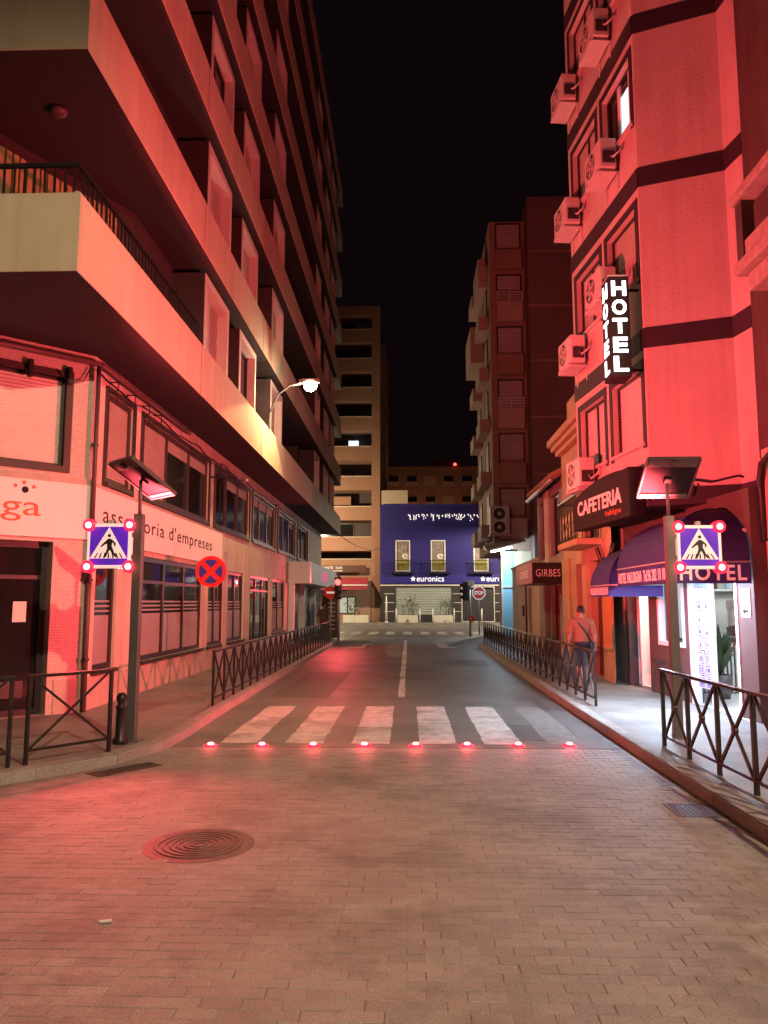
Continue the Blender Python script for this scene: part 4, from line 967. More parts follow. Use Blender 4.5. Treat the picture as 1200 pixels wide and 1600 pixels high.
m = MB(); m.box(3.64, 3.67, 16.62, 18.68, 4.08, 4.12); m.box(3.67, 4.2, 16.62, 16.65, 4.08, 4.12); m.box(3.67, 4.2, 18.65, 18.68, 4.08, 4.12); m.box(3.645, 3.665, 16.62, 18.68, 3.2, 3.225); m.build('railing', 'iron', bl)
for k in range(18):
    y = 16.68+k*.115; MB().tube([(3.655, y, 3.14), (3.655-.05*math.sin(k*2), y+.03, 3.5), (3.655, y, 3.8), (3.655, y, 4.08)], .011, 5).build('baluster', 'iron', bl, True)
for k in range(5): MB().box(3.75+k*.1, 3.765+k*.1, 16.63, 16.645, 3.14, 4.08).build('baluster', 'iron', bl)
MB(YH).box(yu(16.75), yu(16.05), .005, .03, .9, 2.5).build('poster_panel', 'orange_sign', yh)

th = thing('tiled_house', 'old grey house with a tiled eave behind the black shop canopy', 'house', (4.4, 23, .12))
TH = seg((4.26, 25.3), (4.26, 20.9)); tu = lambda y: 25.3-y
hl = [(tu(23.2), tu(21.0), .12, 2.25), (tu(24.3), tu(23.35), .12, 2.25), (tu(24.9), tu(24.0), 3.1, 4.9), (tu(23), tu(21.6), 3.1, 4.9)]
wall(TH, 0, TH.len, .1, 5.25, hl, .25, 'front_wall', 'house_grey', th); MB().box(4.52, 9, 20.92, 25.28, .1, 5.2).build('body', 'house_grey', th)
window(TH, *hl[0], th, 'frame_dark', 'pane_dark', 1, -.2, .05, 'shutter', 'red_shutter', name='shop_shutter'); MB(TH).box(hl[1][0], hl[1][1], -.2, -.15, .12, 2.25).build('door', 'frame_dark', th)
for h_ in hl[2:]: window(TH, *h_, th, 'frame_brown', 'pane_dark', 2, -.18, .07)
MB(TH).box(tu(23.8), tu(23.3), 0, .05, 2.9, 5.2).build('pilaster', 'cream', th)
rf = MB(); rf.face([(3.98, 20.9, 5.2), (3.98, 25.3, 5.2), (7, 25.3, 6.7), (7, 20.9, 6.7)]); rf.face([(3.98, 20.9, 5.12), (3.98, 25.3, 5.12), (7, 25.3, 6.62), (7, 20.9, 6.62)]); rf.face([(3.98, 20.9, 5.2), (7, 20.9, 6.7), (7, 20.9, 6.62), (3.98, 20.9, 5.12)]); rf.face([(3.98, 20.9, 5.2), (3.98, 25.3, 5.2), (3.98, 25.3, 5.12), (3.98, 20.9, 5.12)])
rf = rf.build('roof', 'roof_tile', th)
for k in range(21):
    y = 21.0+k*.21; MB().tube([(3.93, y, 5.23), (7, y, 6.76)], .075, 6).build('roof_tile', 'roof_tile', rf, True)
MB().tube([(3.93, 20.95, 5.1), (3.93, 25.2, 5.06)], .06, 8).build('gutter', 'galv', rf, True)

gs = thing('shop_canopy', 'black box canopy reading GIRBES with a red side over the pavement', 'sign', (3.8, 22, 2.3))
MB().box(3.37, 4.25, 21.0, 24.1, 2.28, 2.84).build('box', 'girbes_black', gs); MB().box(3.36, 3.37, 21.0, 24.1, 2.28, 2.84).build('side_panel', 'girbes_red', gs)
text('lettering', 'GIRBES', Fr(3.37, 21.0, 0), .09, .75, 2.46, 2.66, .0, 'letter_white', gs, .006, space=1.1, split=True); text('lettering', 'GIRBES', seg((3.36, 24.1), (3.36, 21)), .8, 2.4, 2.45, 2.66, .0, 'letter_white', gs, .006, split=True)

ch_ = thing('cream_house', 'low cream wall house beyond the shop canopy on the right', 'house', (4.4, 28, .12))
CW = seg((4.5, 33.5), (4.3, 25.31)); wall(CW, 0, CW.len, .1, 3.15, [(5.2, 6.1, .12, 2.3)], .2, 'front_wall', 'cream', ch_)
MB().prism([(4.55, 33.5), (4.36, 25.32), (9, 25.32), (9, 33.5)], .1, 3.1).build('body', 'house_grey', ch_)
MB(CW).box(5.2, 6.1, -.15, -.1, .12, 2.3).build('door', 'cream', ch_); MB(CW).tube([(4.8, .04, .3), (4.8, .04, 3.1)], .03, 6).build('pipe', 'pipe', ch_, True); MB(CW).box(3.6, 3.95, 0, .06, 1.25, 1.65).build('meter_box', 'frame_dark', ch_)
MB(CW).box(-.05, CW.len, -.3, .05, 3.15, 3.25).build('coping', 'cream', ch_)

# ================================================================== right tower
rt = thing('apartment_building', 'dark red apartment tower on the right with shuttered bays and a blank side wall', 'building', (6, 42, .12))
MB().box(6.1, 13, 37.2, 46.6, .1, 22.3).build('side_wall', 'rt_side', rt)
MB().box(4.3, 6.1, 38.4, 46.5, 4.4, 21.6).build('bay_wall', 'rt_wall', rt); MB().box(5.45, 6.1, 38.41, 46.4, .1, 4.4).build('base_wall', 'rt_wall', rt)
for k in range(6): MB().box(6.1, 13, 37.18, 37.2, 5.1+k*2.85, 5.2+k*2.85).build('string_course', 'rt_wall', rt)
FB = Fr(4.3, 38.4, 0)
for k in range(6):
    z = 4.9+k*2.8
    w = MB(FB).box(.3, 1.62, .0, .35, z, z+1.05).build('balcony', 'rt_pale', rt, bevel=.01) if k % 2 == 0 else MB(FB).box(.3, 1.62, .0, .35, z, z+1.05).build('balcony', 'rt_wall', rt, bevel=.01)
    if k in (2, 4):
        m = MB(FB); [m.box(.32, 1.6, .3, .33, z+1.1+j*.14, z+1.13+j*.14) for j in range(4)]; m.box(.3, .34, .29, .34, z+1.05, z+1.6); m.box(.94, .98, .29, .34, z+1.05, z+1.6); m.box(1.58, 1.62, .29, .34, z+1.05, z+1.6); m.build('railing', 'frame_white', w)
    f = MB(FB); ring(f, .3, 1.62, z+1.05, z+2.6, .07, .0, .06); f = f.build('window', 'frame_brown', rt)
    sh = MB(FB); zz = z+2.53
    while zz > z+(1.3 if k != 4 else 1.9): sh.face([(.37, .03, zz), (1.55, .03, zz), (1.55, .05, zz-.08), (.37, .05, zz-.08)]); sh.face([(.37, .05, zz-.08), (1.55, .05, zz-.08), (1.55, .03, zz-.14), (.37, .03, zz-.14)]); zz -= .14
    sh.build('shutter', 'rt_shut', f)
    SW2 = seg((4.3, 46.4), (4.3, 38.4))
    for j in range(2):
        u = .8+j*4.0; f = MB(SW2); ring(f, u, u+1.6, z+.9, z+2.5, .07, .0, .05); f = f.build('window', 'frame_brown', rt); MB(SW2).box(u+.07, u+1.53, .005, .03, z+.97, z+2.43).build('shutter', 'rt_shut', f)
        MB(SW2).box(u-.3, u+1.9, 0, .5, z+.1, z+.85).build('balcony', 'rt_pale', rt)
MB().box(3.6, 4.3, 42.5, 46, 15.3, 17.4).build('balcony', 'rt_pale', rt); MB().box(3.85, 4.3, 40, 43, 18.7, 20.3).build('balcony', 'rt_pale', rt)
MB().box(4.62, 5.2, 38.3, 38.4, .12, 4.3).build('shop_panel', 'cyan_panel', rt); MB().box(4.6, 4.68, 38.2, 38.3, .12, 4.3).build('panel_frame', 'frame_white', rt); MB().box(5.2, 6.1, 38.36, 38.4, .12, 4.3).build('shop_wall', 'cream', rt)  # cyan light on the shop wall is put into this panel's colour
MB().box(4.68, 5.2, 38.24, 38.3, 2.5, 2.6).build('panel_frame', 'frame_white', rt)
cn = thing('shop_canopy', 'white canopy lit from below at the foot of the right tower', 'canopy', (4.6, 37.5, 4.3))
m = MB(); m.face([(3.75, 36.6, 4.25), (5.6, 36.6, 4.7), (5.6, 38.38, 5.0), (3.75, 38.38, 4.6)]); m.face([(3.75, 36.6, 4.2), (5.6, 36.6, 4.65), (5.6, 38.38, 4.75), (3.75, 38.38, 4.4)]); m.face([(3.75, 36.6, 4.25), (5.6, 36.6, 4.7), (5.6, 36.6, 4.65), (3.75, 36.6, 4.2)]); m.face([(3.75, 36.6, 4.25), (3.75, 38.38, 4.6), (3.75, 38.38, 4.4), (3.75, 36.6, 4.2)])
m.build('slab', 'canopy_white', cn); MB().tube([(4.0, 37.2, 4.2), (5.0, 37.2, 4.42)], .05, 8).build('tube', 'tube', cn, True)
lamp('POINT', 'tube_glow', (4.5, 37.0, 4.0), 260, (.6, .85, 1), .15, parent=cn)
q = thing('air_conditioner', 'large twin fan air conditioner above the lit white canopy', 'air conditioner', (4.6, 38, 5.05))
MB().box(4.05, 5.0, 37.75, 38.15, 5.1, 6.5).build('casing', 'ac_white', q, bevel=.02); MB().box(4.0, 5.1, 37.7, 38.4, 5.02, 5.08).build('bracket', 'ac_white', q)
for z in (5.45, 6.12):
    o_ = MB(Fr(4.5, 37.75, 0)).lathe([(.29, .0), (.29, .006)], (0, 0, z), 24, 'b').build('fan_opening', 'ac_dark', q)
    MB(Fr(4.5, 37.75, 0)).lathe([(.1, .006), (.1, .012)], (0, 0, z), 12, 'b').build('hub', 'ac_white', o_)
# ================================================================== far side of the cross street
fl = thing('apartment_building', 'ochre brown apartment block with stacked dark loggias at the street end', 'building', (-9, 66, .12))
FL = Fr(-24, 66.2, 0); WL = 21.58
MB(FL).box(0, WL, -12, -2.2, .1, 27).build('back_wall', 'far_dark', fl)
MB(FL).box(WL-.75, WL, -2.19, .02, .1, 27.3).build('pier', 'far_brown', fl)
MB(FL).box(0, WL-.75, -2.19, -.4, .1, .4).build('shop_floor', 'pavement', fl)
for k in range(9):
    z = 3.55+2.66*k
    MB(FL).box(0, WL-.75, -2.19, 0, z, z+(1.25 if k else 2.0)).build('balcony', 'far_brown', fl)
    MB(FL).box(0, WL-.75, 0, .04, z+(1.25 if k else 2.0)-.08, z+(1.25 if k else 2.0)).build('coping', 'far_pale', fl)
    for j in range(4):
        u = WL-5.6-j*4.6; f = MB(FL); zz = z+(1.3 if k else 2.05)
        ring(f, u, u+3.2, zz-.9, z+2.6, .08, -2.2, -2.1); f = f.build('window', 'frame_dark', fl); MB(FL).box(u+.08, u+3.12, -2.19, -2.15, zz-.8, z+2.55).build('pane', 'lit_window' if (k == 5 and j == 0 and False) else 'pane_dark', f)
MB(FL).box(0, WL, -2.19, .03, 27.3, 28.2).build('roof_band', 'far_brown', fl)
MB(FL).box(WL-2.9, WL-2.0, -1.7, -1.6, 3.55+2.66*4+1.25, 3.55+2.66*4+2.05).build('lit_pane', 'lit_window', fl)
MB(FL).box(WL-4.4, WL-2.6, -.9, -.8, 3.55+2.66*2+1.2, 3.55+2.66*2+2.2).build('air_conditioner', 'far_brown', fl, bevel=.02)
MB().box(-2.42, -1.95, 67.5, 76, 10.2, 25).build('side_strip', 'far_brown', fl)
# ground floor restaurant
rs = thing('restaurant_front', 'restaurant front with dark sign board and lit window at the far left', 'shop', (-5, 66, .12))
RF = Fr(-24, 66.1, 0)
wall(RF, 8, WL-.8, .1, 3.5, [(WL-4.9, WL-2.1, .8, 2.3), (WL-8, WL-6, .3, 2.6)], .3, 'wall', 'rt_wall', rs)
MB(RF).box(WL-4.9, WL-2.1, -.6, -.55, .8, 2.3).build('lit_interior', 'lit_shop', rs); MB(RF).box(WL-8, WL-6, -.6, -.55, .3, 2.6).build('lit_interior', 'lit_shop', rs)
f = MB(RF); ring(f, WL-4.9, WL-2.1, .8, 2.3, .1, -.28, -.2); f.box(WL-2.85, WL-2.75, -.279, -.201, .9, 2.2); f = f.build('window', 'frame_brown', rs); MB(RF).box(WL-4.8, WL-2.2, -.24, -.23, .9, 2.2).build('pane', 'clear', f)
sgn = MB(RF).box(WL-6.4, WL-1.2, .22, .32, 4.35, 4.95).build('sign_board', 'brown_door', rs); text('lettering', 'RESTAURANTE  BAR', RF, WL-6.2, WL-3.2, 4.62, 4.86, .32, 'letter_white', sgn, .01); text('lettering', 'Ricardo', RF, WL-3.0, WL-1.4, 4.45, 4.85, .32, 'letter_white', sgn, .01, shear=.4) if False else None
MB(RF).box(WL-6.2, WL-3.2, .32, .33, 4.45, 4.5).build('sign_line', 'letter_white', sgn)
aw = MB(RF); aw.face([(WL-7.5, .3, 3.9), (WL-1, .3, 3.9), (WL-1, 1.4, 3.2), (WL-7.5, 1.4, 3.2)]); aw.face([(WL-7.5, 1.4, 3.2), (WL-1, 1.4, 3.2), (WL-1, 1.4, 2.85), (WL-7.5, 1.4, 2.85)]); aw = aw.build('awning', 'red_shutter', rs)  # traffic light's red glow is put into this awning's colour
text('lettering', '96 286 0000', RF, WL-4.2, WL-2.2, 2.95, 3.12, 1.402, 'letter_white', aw, .01) if False else MB(RF).tube([(WL-7.5, 1.42, 3.22), (WL-1, 1.42, 3.22)], .05, 6).build('front_rail', 'canopy_white', aw)
MB(RF).box(WL-6.9, WL-6.0, .2, .3, 5.1, 5.5).build('ventilator', 'frame_dark', rs)

bb = thing('blue_building', 'two storey deep blue shop building lettered euronics facing down the street', 'building', (3, 66, .12))
BF = Fr(-2.4, 65.9, 0); bu = lambda x: x+2.4
wn_ = [(-1.08, .17), (1.95, 3.2), (5.6, 6.85), (9.2, 10.45)]
wall(BF, 0, 16, 4.2, 10.1, [(bu(a), bu(b), 4.42, 7.1) for a, b in wn_], .18, 'upper_wall', 'blue_wall', bb)
MB().box(-2.39, 13.6, 66.1, 80, 4.2, 10.05).build('body', 'blue_wall', bb)
MB(BF).box(-.02, 16, -.3, .06, 10.1, 10.2).build('coping', 'blue_band', bb)
bd = MB(BF).box(0, 16, -.3, .12, 3.38, 4.2).build('sign_band', 'blue_band', bb)
wall(BF, 0, 16, .1, 3.38, [(bu(-1.08), bu(3.7), .14, 3.1), (bu(4.6), bu(7.25), .14, 3.06)], .25, 'shop_wall', 'shop_dark', bb)
MB(BF).box(0, 16, 0, .03, 3.2, 3.3).build('trim_line', 'line_white', bb)
for z in (1.0, 1.75, 2.5): MB(BF).box(.35, bu(-1.2), 0, .02, z, z+.05).build('trim_line', 'line_white', bb); MB(BF).box(bu(3.8), bu(4.5), 0, .02, z, z+.05).build('trim_line', 'line_white', bb); MB(BF).box(bu(7.35), bu(8.6), 0, .02, z, z+.05).build('trim_line', 'line_white', bb)
m = MB(BF); ring(m, bu(4.6)-.08, bu(7.25)+.08, .14, 3.14, .07, 0, .03); m.build('door_trim', 'line_white', bb)
sh = MB(BF); z = 3.1
while z > .75: sh.face([(bu(-1.08), -.1, z), (bu(3.7), -.1, z), (bu(3.7), -.06, z-.07), (bu(-1.08), -.06, z-.07)]); sh.face([(bu(-1.08), -.06, z-.07), (bu(3.7), -.06, z-.07), (bu(3.7), -.1, z-.14), (bu(-1.08), -.1, z-.14)]); z -= .14
sh.build('roller_shutter', 'roller', bb); MB(BF).box(bu(-1.08), bu(3.7), -.2, -.15, .14, .8).build('stall_riser', 'shop_dark', bb)
MB(BF).box(bu(4.6), bu(7.25), -.2, -.15, .14, 3.06).build('garage_door', 'shop_dark', bb); MB(BF).box(bu(5.9), bu(5.95), -.15, -.13, .14, 3.06).build('trim_line', 'frame_dark', bb)
for a, b in wn_:
    f = MB(BF); ring(f, bu(a), bu(b), 4.42, 7.1, .09, -.15, .02); f = f.build('window', 'frame_white', bb)
    MB(BF).box(bu(a)+.09, bu(b)-.09, -.12, -.1, 5.45, 7.0).build('poster', 'poster', f); MB(BF).box(bu(a)+.09, bu(b)-.09, -.12, -.09, 4.5, 5.44).build('lower_panel', 'olive', f)
    text('lettering', 'e', BF, bu(a)+.55, bu(b)-.15, 5.5, 5.95, -.1, 'letter_white', f, .01)
    rl = MB(BF); rl.box(bu(a)-.4, bu(b)+.35, .42, .46, 5.3, 5.36); rl.box(bu(a)-.4, bu(b)+.35, .0, .48, 4.22, 4.32); rl = rl.build('balcony', 'iron', bb)
    for k in range(17): MB(BF).box(bu(a)-.38+k*.122, bu(a)-.355+k*.122, .43, .45, 4.32, 5.3).build('baluster', 'iron', rl)
text('lettering', 'euronics', BF, bu(.72), bu(3.05), 3.56, 4.02, .12, 'letter_shop', bd, .02, split=True); text('lettering', 'euronics', BF, bu(6.65), bu(9.0), 3.56, 4.02, .12, 'letter_shop', bd, .02, split=True)
def star(x):
    m = MB(BF); p = []
    for k in range(10):
        r = .24 if k % 2 == 0 else .1; p.append((bu(x)+r*math.sin(k*math.pi/5), 3.78+r*math.cos(k*math.pi/5)))
    m.plate(p, .12, .14); m.build('star_logo', 'letter_shop', bd)
star(.42); star(6.35)
MB(BF).box(.1, 2.38, -4, -.4, 10.2, 11.5).build('roof_box', 'far_pale', bb)
ic = MB(Fr(0, 65.8, 0)); rnd = random.Random(3); x = .05
while x < 6.6:
    h = rnd.uniform(.12, .62); zt = 9.3+rnd.uniform(-.05, .08); n = max(2, int(h/.09))
    for j in range(n):
        xx = x+rnd.uniform(-.05, .05)+(.05*j if rnd.random() < .3 else 0); ic.box(xx-.025, xx+.025, 0, .04, zt-j*.09-.06, zt-j*.09)
    x += rnd.uniform(.14, .34)
t = thing('icicle_lights', 'string of white icicle lights across the top of the blue building', 'string lights', (3, 65.8, 9))
ib = ic.build('bulbs', 'icicle', t); ib['kind'] = 'stuff'
MB().tube([(0, 65.82, 9.4), (3.3, 65.82, 9.36), (6.6, 65.82, 9.4)], .015, 5).build('wire', 'cable', t)
fb = thing('apartment_building', 'dim reddish apartment block behind the blue building', 'building', (6, 100, .12))
MB().box(-12, 30, 100, 112, .1, 19.6).build('wall', 'far_block', fb); MB().box(3, 7.4, 102, 108, 19.6, 21).build('roof_hut', 'far_block', fb)
for r in range(5):
    for c in range(11):
        x = -2.6+c*2.4; z = 6.2+r*2.7
        w = MB().box(x, x+1.5, 99.9, 100, z, z+1.4).build('window', 'far_block_win', fb); MB().box(x+.1, x+1.4, 99.88, 99.9, z+.6, z+1.3).build('pane', 'pane_dark' if (r+c) % 3 else 'far_block_win', w)
t = thing('warning_light', 'tiny red light on the roof of the dim far block', 'lamp', (9.2, 99.8, 19.6))
MB().tube([(6.2, 99.8, 19.4), (6.2, 99.8, 19.75)], .04, 6).build('stem', 'iron', t); MB().lathe([(.16, 0), (.22, .12), (.12, .3), (.02, .33)], (6.2, 99.8, 19.7), 12).build('lens', 'signal_red', t, True)
bpy.data.objects['warning_light'].location = (6.2, 99.8, 19.6)
for c in bpy.data.objects['warning_light'].children: c.location = (3.0, 0, 0)

# planters, posts and bollards before the blue building
def planter(lab, x0, x1, y, tall, seed):
    t = thing('planter', lab, 'planter', ((x0+x1)/2, y, .12), 0, 'white planters on the far pavement'); w = x1-x0; rnd = random.Random(seed)
    MB().prism([(-w/2, -.35), (w/2, -.35), (w/2, .35), (-w/2, .35)], 0, .62).build('trough', 'planter', t, bevel=.02, world=False); MB().box(-w/2+.06, w/2-.06, -.29, .29, .6, .63).build('soil', 'stem', t, world=False)
    m = MB(); s = MB()
    for k in range(7):
        a = (rnd.uniform(-w*.35, w*.35), rnd.uniform(-.15, .15)); e = (a[0]+rnd.uniform(-.35, .35), a[1]+rnd.uniform(-.2, .2), .62+tall*rnd.uniform(.5, .9)); s.tube([(a[0], a[1], .6), ((a[0]+e[0])/2+.05, a[1], .62+tall*.35), e], [.025, .018, .008], 5)
        for j in range(46):
            c = Vector(e)+Vector((rnd.gauss(0, .22), rnd.gauss(0, .18), rnd.gauss(-.1, .24)*tall)); d1 = Vector((rnd.gauss(0, 1), rnd.gauss(0, 1), rnd.gauss(0, 1))).normalized(); d2 = d1.orthogonal().normalized(); q = rnd.uniform(.05, .1); i = len(m.v)
            m.v += [c-d1*q, c+d2*q*.4, c+d1*q, c-d2*q*.4]; m.f.append([i, i+1, i+2, i+3])
    s.build('stems', 'stem', t, world=False); m.build('leaves', 'leaf', t, world=False)
planter('white planter left of the shutter middle before the blue shop', -.93, .8, 64.4, 1.5, 2); planter('white planter right of the shutter middle before the blue shop', 2.06, 3.7, 64.4, 1.4, 5); planter('white planter with a shrub before the lit restaurant window', -5.4, -3.3, 64.3, 1.6, 8)
for k, x in enumerate((-1.0, .95, 2.0, 3.75)): 
    lab = ['post at the left end of the left far planter', 'post at the right end of the left far planter', 'post at the left end of the right far planter', 'post at the right end of the right far planter'][k]
    t = thing('bollard', 'slim white '+lab, 'bollard', (x, 63.5, .12), 0, 'white posts on the far pavement'); MB().tube([(0, 0, 0), (0, 0, 1.1)], .05, 10).build('shaft', 'canopy_white', t, True, world=False); MB().lathe([(.06, 1.1), (.05, 1.16), (.01, 1.2)], n=10).build('cap', 'canopy_white', t, True, world=False)
t = thing('bollard', 'lone white post before the dark garage door', 'bollard', (6.0, 63.5, .12), 0, 'white posts on the far pavement'); MB().tube([(0, 0, 0), (0, 0, 1.1)], .06, 10).build('shaft', 'canopy_white', t, True, world=False); MB().lathe([(.07, 1.1), (.05, 1.16), (.01, 1.2)], n=10).build('cap', 'canopy_white', t, True, world=False)
t = thing('marker_post', 'tall pale post before the dark shop front left of the shutter', 'post', (-1.8, 63.6, .12)); MB().tube([(0, 0, 0), (0, 0, 2.2)], [.1, .05], 10).build('shaft', 'canopy_white', t, True, world=False); MB().lathe([(.14, -.01), (.14, .1), (.1, .13)], n=12).build('foot', 'canopy_white', t, True, world=False)

# traffic lights
def signal(lab, x, y, zc, face, lit, pole_h):
    t = thing('traffic_light', lab, 'traffic light', (x, y, .12), face, 'traffic lights at the street end')
    MB().tube([(0, 0, 0), (0, 0, pole_h)], .055, 12).build('post', 'galv', t, True, world=False)
    h = MB().box(-.15, .15, -.32, -.06, zc-.72, zc+.22).build('housing', 'iron', t, bevel=.03, world=False)
    G = Fr(0, -.32, 0)
    for k, c in enumerate(('signal_red', 'lens_off', 'lens_off')):
        z = zc-k*.29; MB(G).lathe([(.13, .0), (.12, .02), (.06, .03), (.01, .032)], (0, 0, z), 20, 'b').build('lens', c if (k or lit) else 'lens_off', h, True, world=False)
        v = MB(G); n = 12
        for j in range(n):
            a0, a1 = math.pi*(-.1+1.2*j/n), math.pi*(-.1+1.2*(j+1)/n); r = .125
            v.face([(r*math.cos(a0), 0, z+r*math.sin(a0)), (r*math.cos(a1), 0, z+r*math.sin(a1)), (r*math.cos(a1), .16, z+r*math.sin(a1)), (r*math.cos(a0), .16, z+r*math.sin(a0))])
        v.build('visor', 'iron', h, world=False)
    return t
t = signal('traffic light glowing red at the end of the left railing', -2.98, 33, 2.5, 0, True, 2.9)
lamp('SPOT', 'signal_light', (-2.98, 32.6, 2.62), 450, RED, .08, (-2.6, 28, 1.2), R(165), .3, parent=t)
t = signal('traffic light seen from its side at the end of the right railing', 3.02, 38, 2.45, R(-100), False, 2.75)
MB().box(-.12, .12, .05, .22, .72, 1.0).build('pedestrian_head', 'sign_red', t, bevel=.02, world=False); MB(Fr(0, 0, 0)).lathe([(.08, .0), (.07, .02), (.01, .03)], (0, -.07, .86), 14, 'b').build('lens', 'signal_red', t, True, world=False)
MB().box(-.13, .13, -.2, .2, 2.45, 2.72).build('backing', 'galv', t, world=False)
t = thing('no_entry_sign', 'round red edged sign below the lit left traffic light', 'traffic sign', (-3.3, 32.9, .12)); MB().tube([(0, .05, 0), (0, .05, 2.4)], .03, 8).build('post', 'galv', t, True, world=False)
d = MB(Fr(0, 0, 0)).lathe([(.28, .0), (.28, .015)], (0, 0, 2.07), 28, 'b').build('disc', 'sign_red', t, world=False); MB(Fr(0, 0, 0)).box(-.18, .18, .015, .02, 2.03, 2.11).build('bar', 'sign_white', d, world=False)
t = thing('stop_sign', 'red octagonal stop sign beside the right traffic light', 'traffic sign', (3.64, 40, .12)); MB().tube([(0, .06, 0), (0, .06, 2.5)], .035, 8).build('post', 'galv', t, True, world=False)
oc = lambda r: [(r*math.cos(R(22.5+45*k)), 2.14+r*math.sin(R(22.5+45*k))) for k in range(8)]
d = MB(Fr(0, 0, 0)).plate(oc(.36), 0, .015).build('rim', 'sign_white', t, world=False); MB(Fr(0, 0, 0)).plate(oc(.32), .015, .02).build('face', 'sign_red', d, world=False); text('lettering', 'STOP', Fr(0, 0, 0), -.23, .23, 2.05, 2.23, .02, 'sign_white', d, .004, world=False, bold=.02)
t = thing('menu_totem', 'tall dark board with white script at the far left corner', 'sign', (-3.6, 36.2, .12)); MB().box(-.38, .38, -.04, .04, 0, 1.9).build('board', 'brown_door', t, bevel=.02, world=False)
for k in range(7): MB(Fr(0, -.04, 0)).box(-.2+.03*(k % 3), .18-.04*(k % 2), .0, .005, 1.6-k*.2, 1.64-k*.2).build('script_line', 'letter_white', t, world=False)
t = thing('overhead_cable', 'thin black cable hanging across the end of the left block', 'cable', (-4, 45, 6)); MB().tube([(-3.95, 43.9, 5.6), (-3.4, 50, 5.45), (-2.8, 58, 5.7), (-2.4, 66, 6.4)], .02, 5).build('strand', 'cable', t, True)

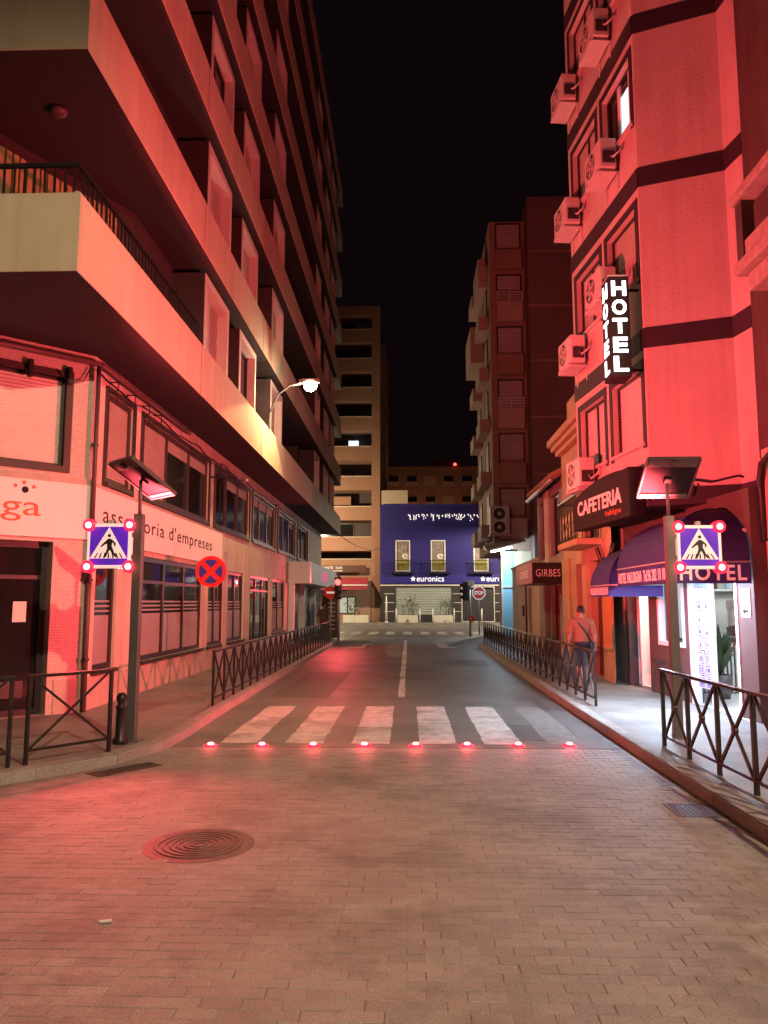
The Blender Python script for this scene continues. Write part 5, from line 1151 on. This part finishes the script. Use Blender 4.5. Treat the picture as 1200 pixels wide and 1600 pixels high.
# ================================================================== people
def person(lab, loc, rz, H, cols, stride=.12, bag=False):
    """skin-grown body in one mesh, facing +Y locally"""
    J = {}; E = []; Rd = {}
    def j(n, p, r, par=None): J[n] = Vector(p)*H; Rd[n] = r if isinstance(r, tuple) else (r, r); E.append((par, n)) if par else None
    j('pel', (0, 0, .52), (.094, .068)); j('wst', (0, .004, .60), (.085, .06), 'pel'); j('chs', (0, 0, .72), (.105, .07), 'wst'); j('shl', (0, -.004, .80), (.085, .05), 'chs'); j('nck', (0, 0, .855), .034, 'shl'); j('nk2', (0, .006, .88), .036, 'nck'); j('hd1', (0, .014, .925), (.05, .058), 'nk2'); j('hd2', (0, .01, .968), (.045, .05), 'hd1')
    for s, n in ((-1, 'L'), (1, 'R')):
        f = stride*s
        j('hip'+n, (s*.052, 0, .48), (.062, .062), 'pel'); j('kne'+n, (s*.056, .03+f*.45, .275), .042, 'hip'+n); j('clf'+n, (s*.056, .0+f*.7, .18), .036, 'kne'+n); j('ank'+n, (s*.056, f-.01, .045), .023, 'clf'+n); j('toe'+n, (s*.062, f+.085, .016), (.024, .016), 'ank'+n)
        j('sho'+n, (s*.108, -.002, .795), .046, 'shl'); j('elb'+n, (s*.148, -.02-f*.3, .625), .031, 'sho'+n); j('wri'+n, (s*.15, .035-f*.5, .49), .02, 'elb'+n); j('pal'+n, (s*.15, .045-f*.5, .45), (.014, .024), 'wri'+n)
        for k in range(4): j('fg%s%d' % (n, k), (s*(.148), .03+.011*k-f*.5, .405+.006*abs(k-1.4)), .008, 'pal'+n)
        j('thb'+n, (s*.135, .065-f*.5, .435), .009, 'pal'+n)
    names = list(J); idx = {n: i for i, n in enumerate(names)}
    me = bpy.data.meshes.new('body'); me.from_pydata([J[n][:] for n in names], [(idx[a], idx[b]) for a, b in E], [])
    o = bpy.data.objects.new('body', me); C.objects.link(o); sk = o.modifiers.new('skin', 'SKIN'); sk.use_smooth_shade = True
    for n in names: v = me.skin_vertices[0].data[idx[n]]; v.radius = (Rd[n][0]*H, Rd[n][1]*H); v.use_root = (n == 'pel')
    o.modifiers.new('sub', 'SUBSURF').levels = 2; bpy.context.view_layer.update()
    m2 = bpy.data.meshes.new_from_object(o.evaluated_get(bpy.context.evaluated_depsgraph_get())); bpy.data.objects.remove(o)
    for c in cols: m2.materials.append(MATS[c])
    for p in m2.polygons:
        c = p.center/H; p.use_smooth = True; ax = abs(c.x)
        if c.z > .985: k = 0
        elif c.z > .845: k = 0
        elif c.z < .045: k = 3
        elif ax > .125 and c.z < .655: k = 0
        elif c.z > .545: k = 1
        elif c.z > .28 or cols[2] == 'dress': k = 2
        else: k = 0
        p.material_index = k
    puff = {}
    for p in m2.polygons:                                     # cloth stands a little off the skin
        for v in p.vertices: puff.setdefault(v, set()).add(p.material_index)
    for v, s in puff.items():
        if s <= {1, 2}: m2.vertices[v].co += m2.vertices[v].normal*(.016 if 1 in s else .012)
    t = thing('person', lab, 'person', loc, rz); b = bpy.data.objects.new('body', m2); C.objects.link(b); b.parent = t
    m = MB(); n = 14; R0 = []
    for a in range(6):                                        # hair cap
        ph = a/5*math.pi*.56; R0.append([m.pt(math.sin(ph)*math.cos(2*math.pi*q/n)*.052*H, (.006+math.sin(ph)*math.sin(2*math.pi*q/n)*.06)*H, (.945+.058*math.cos(ph)-(.02 if math.sin(2*math.pi*q/n) < 0 else 0)*a/5)*H) for q in range(n)])
    for a in range(5):
        for q in range(n): m.f.append([R0[a][q], R0[a][(q+1) % n], R0[a+1][(q+1) % n], R0[a+1][q]])
    m.build('hair', 'hair', t, True, world=False)
    for s in (-1, 1): MB().lathe([(.004*H, -.006*H), (.016*H, 0), (.004*H, .006*H)], (s*.051*H, .012*H, .925*H), 8, 'x').build('ear', cols[0], t, True, world=False)
    if bag:
        MB().tube([(-.07*H, -.052*H, .805*H), (-.02*H, -.082*H, .74*H), (.05*H, -.085*H, .65*H), (.105*H, -.06*H, .56*H)], .012, 6).build('bag_strap', 'strap', t, True, world=False)
        MB().box(.07*H, .13*H, -.09*H, .03*H, .47*H, .565*H).build('bag', 'strap', t, bevel=.02, world=False)
        MB().lathe([(.098*H, -.04*H), (.1*H, 0), (.098*H, .02*H)], (0, 0, .545*H), 18).build('waistband', 'shorts', t, True, world=False)
    return t
person('person in an orange shirt and black shorts walking away with a crossbody bag', (3.34, 15.1, .12), R(4), 1.58, ['skin', 'shirt', 'shorts', 'shoe'], .1, True)
person('person in brown standing by the white shop front at the far left', (-3.75, 34.2, .12), R(200), 1.62, ['skin', 'dress', 'dress', 'shoe'], .03)
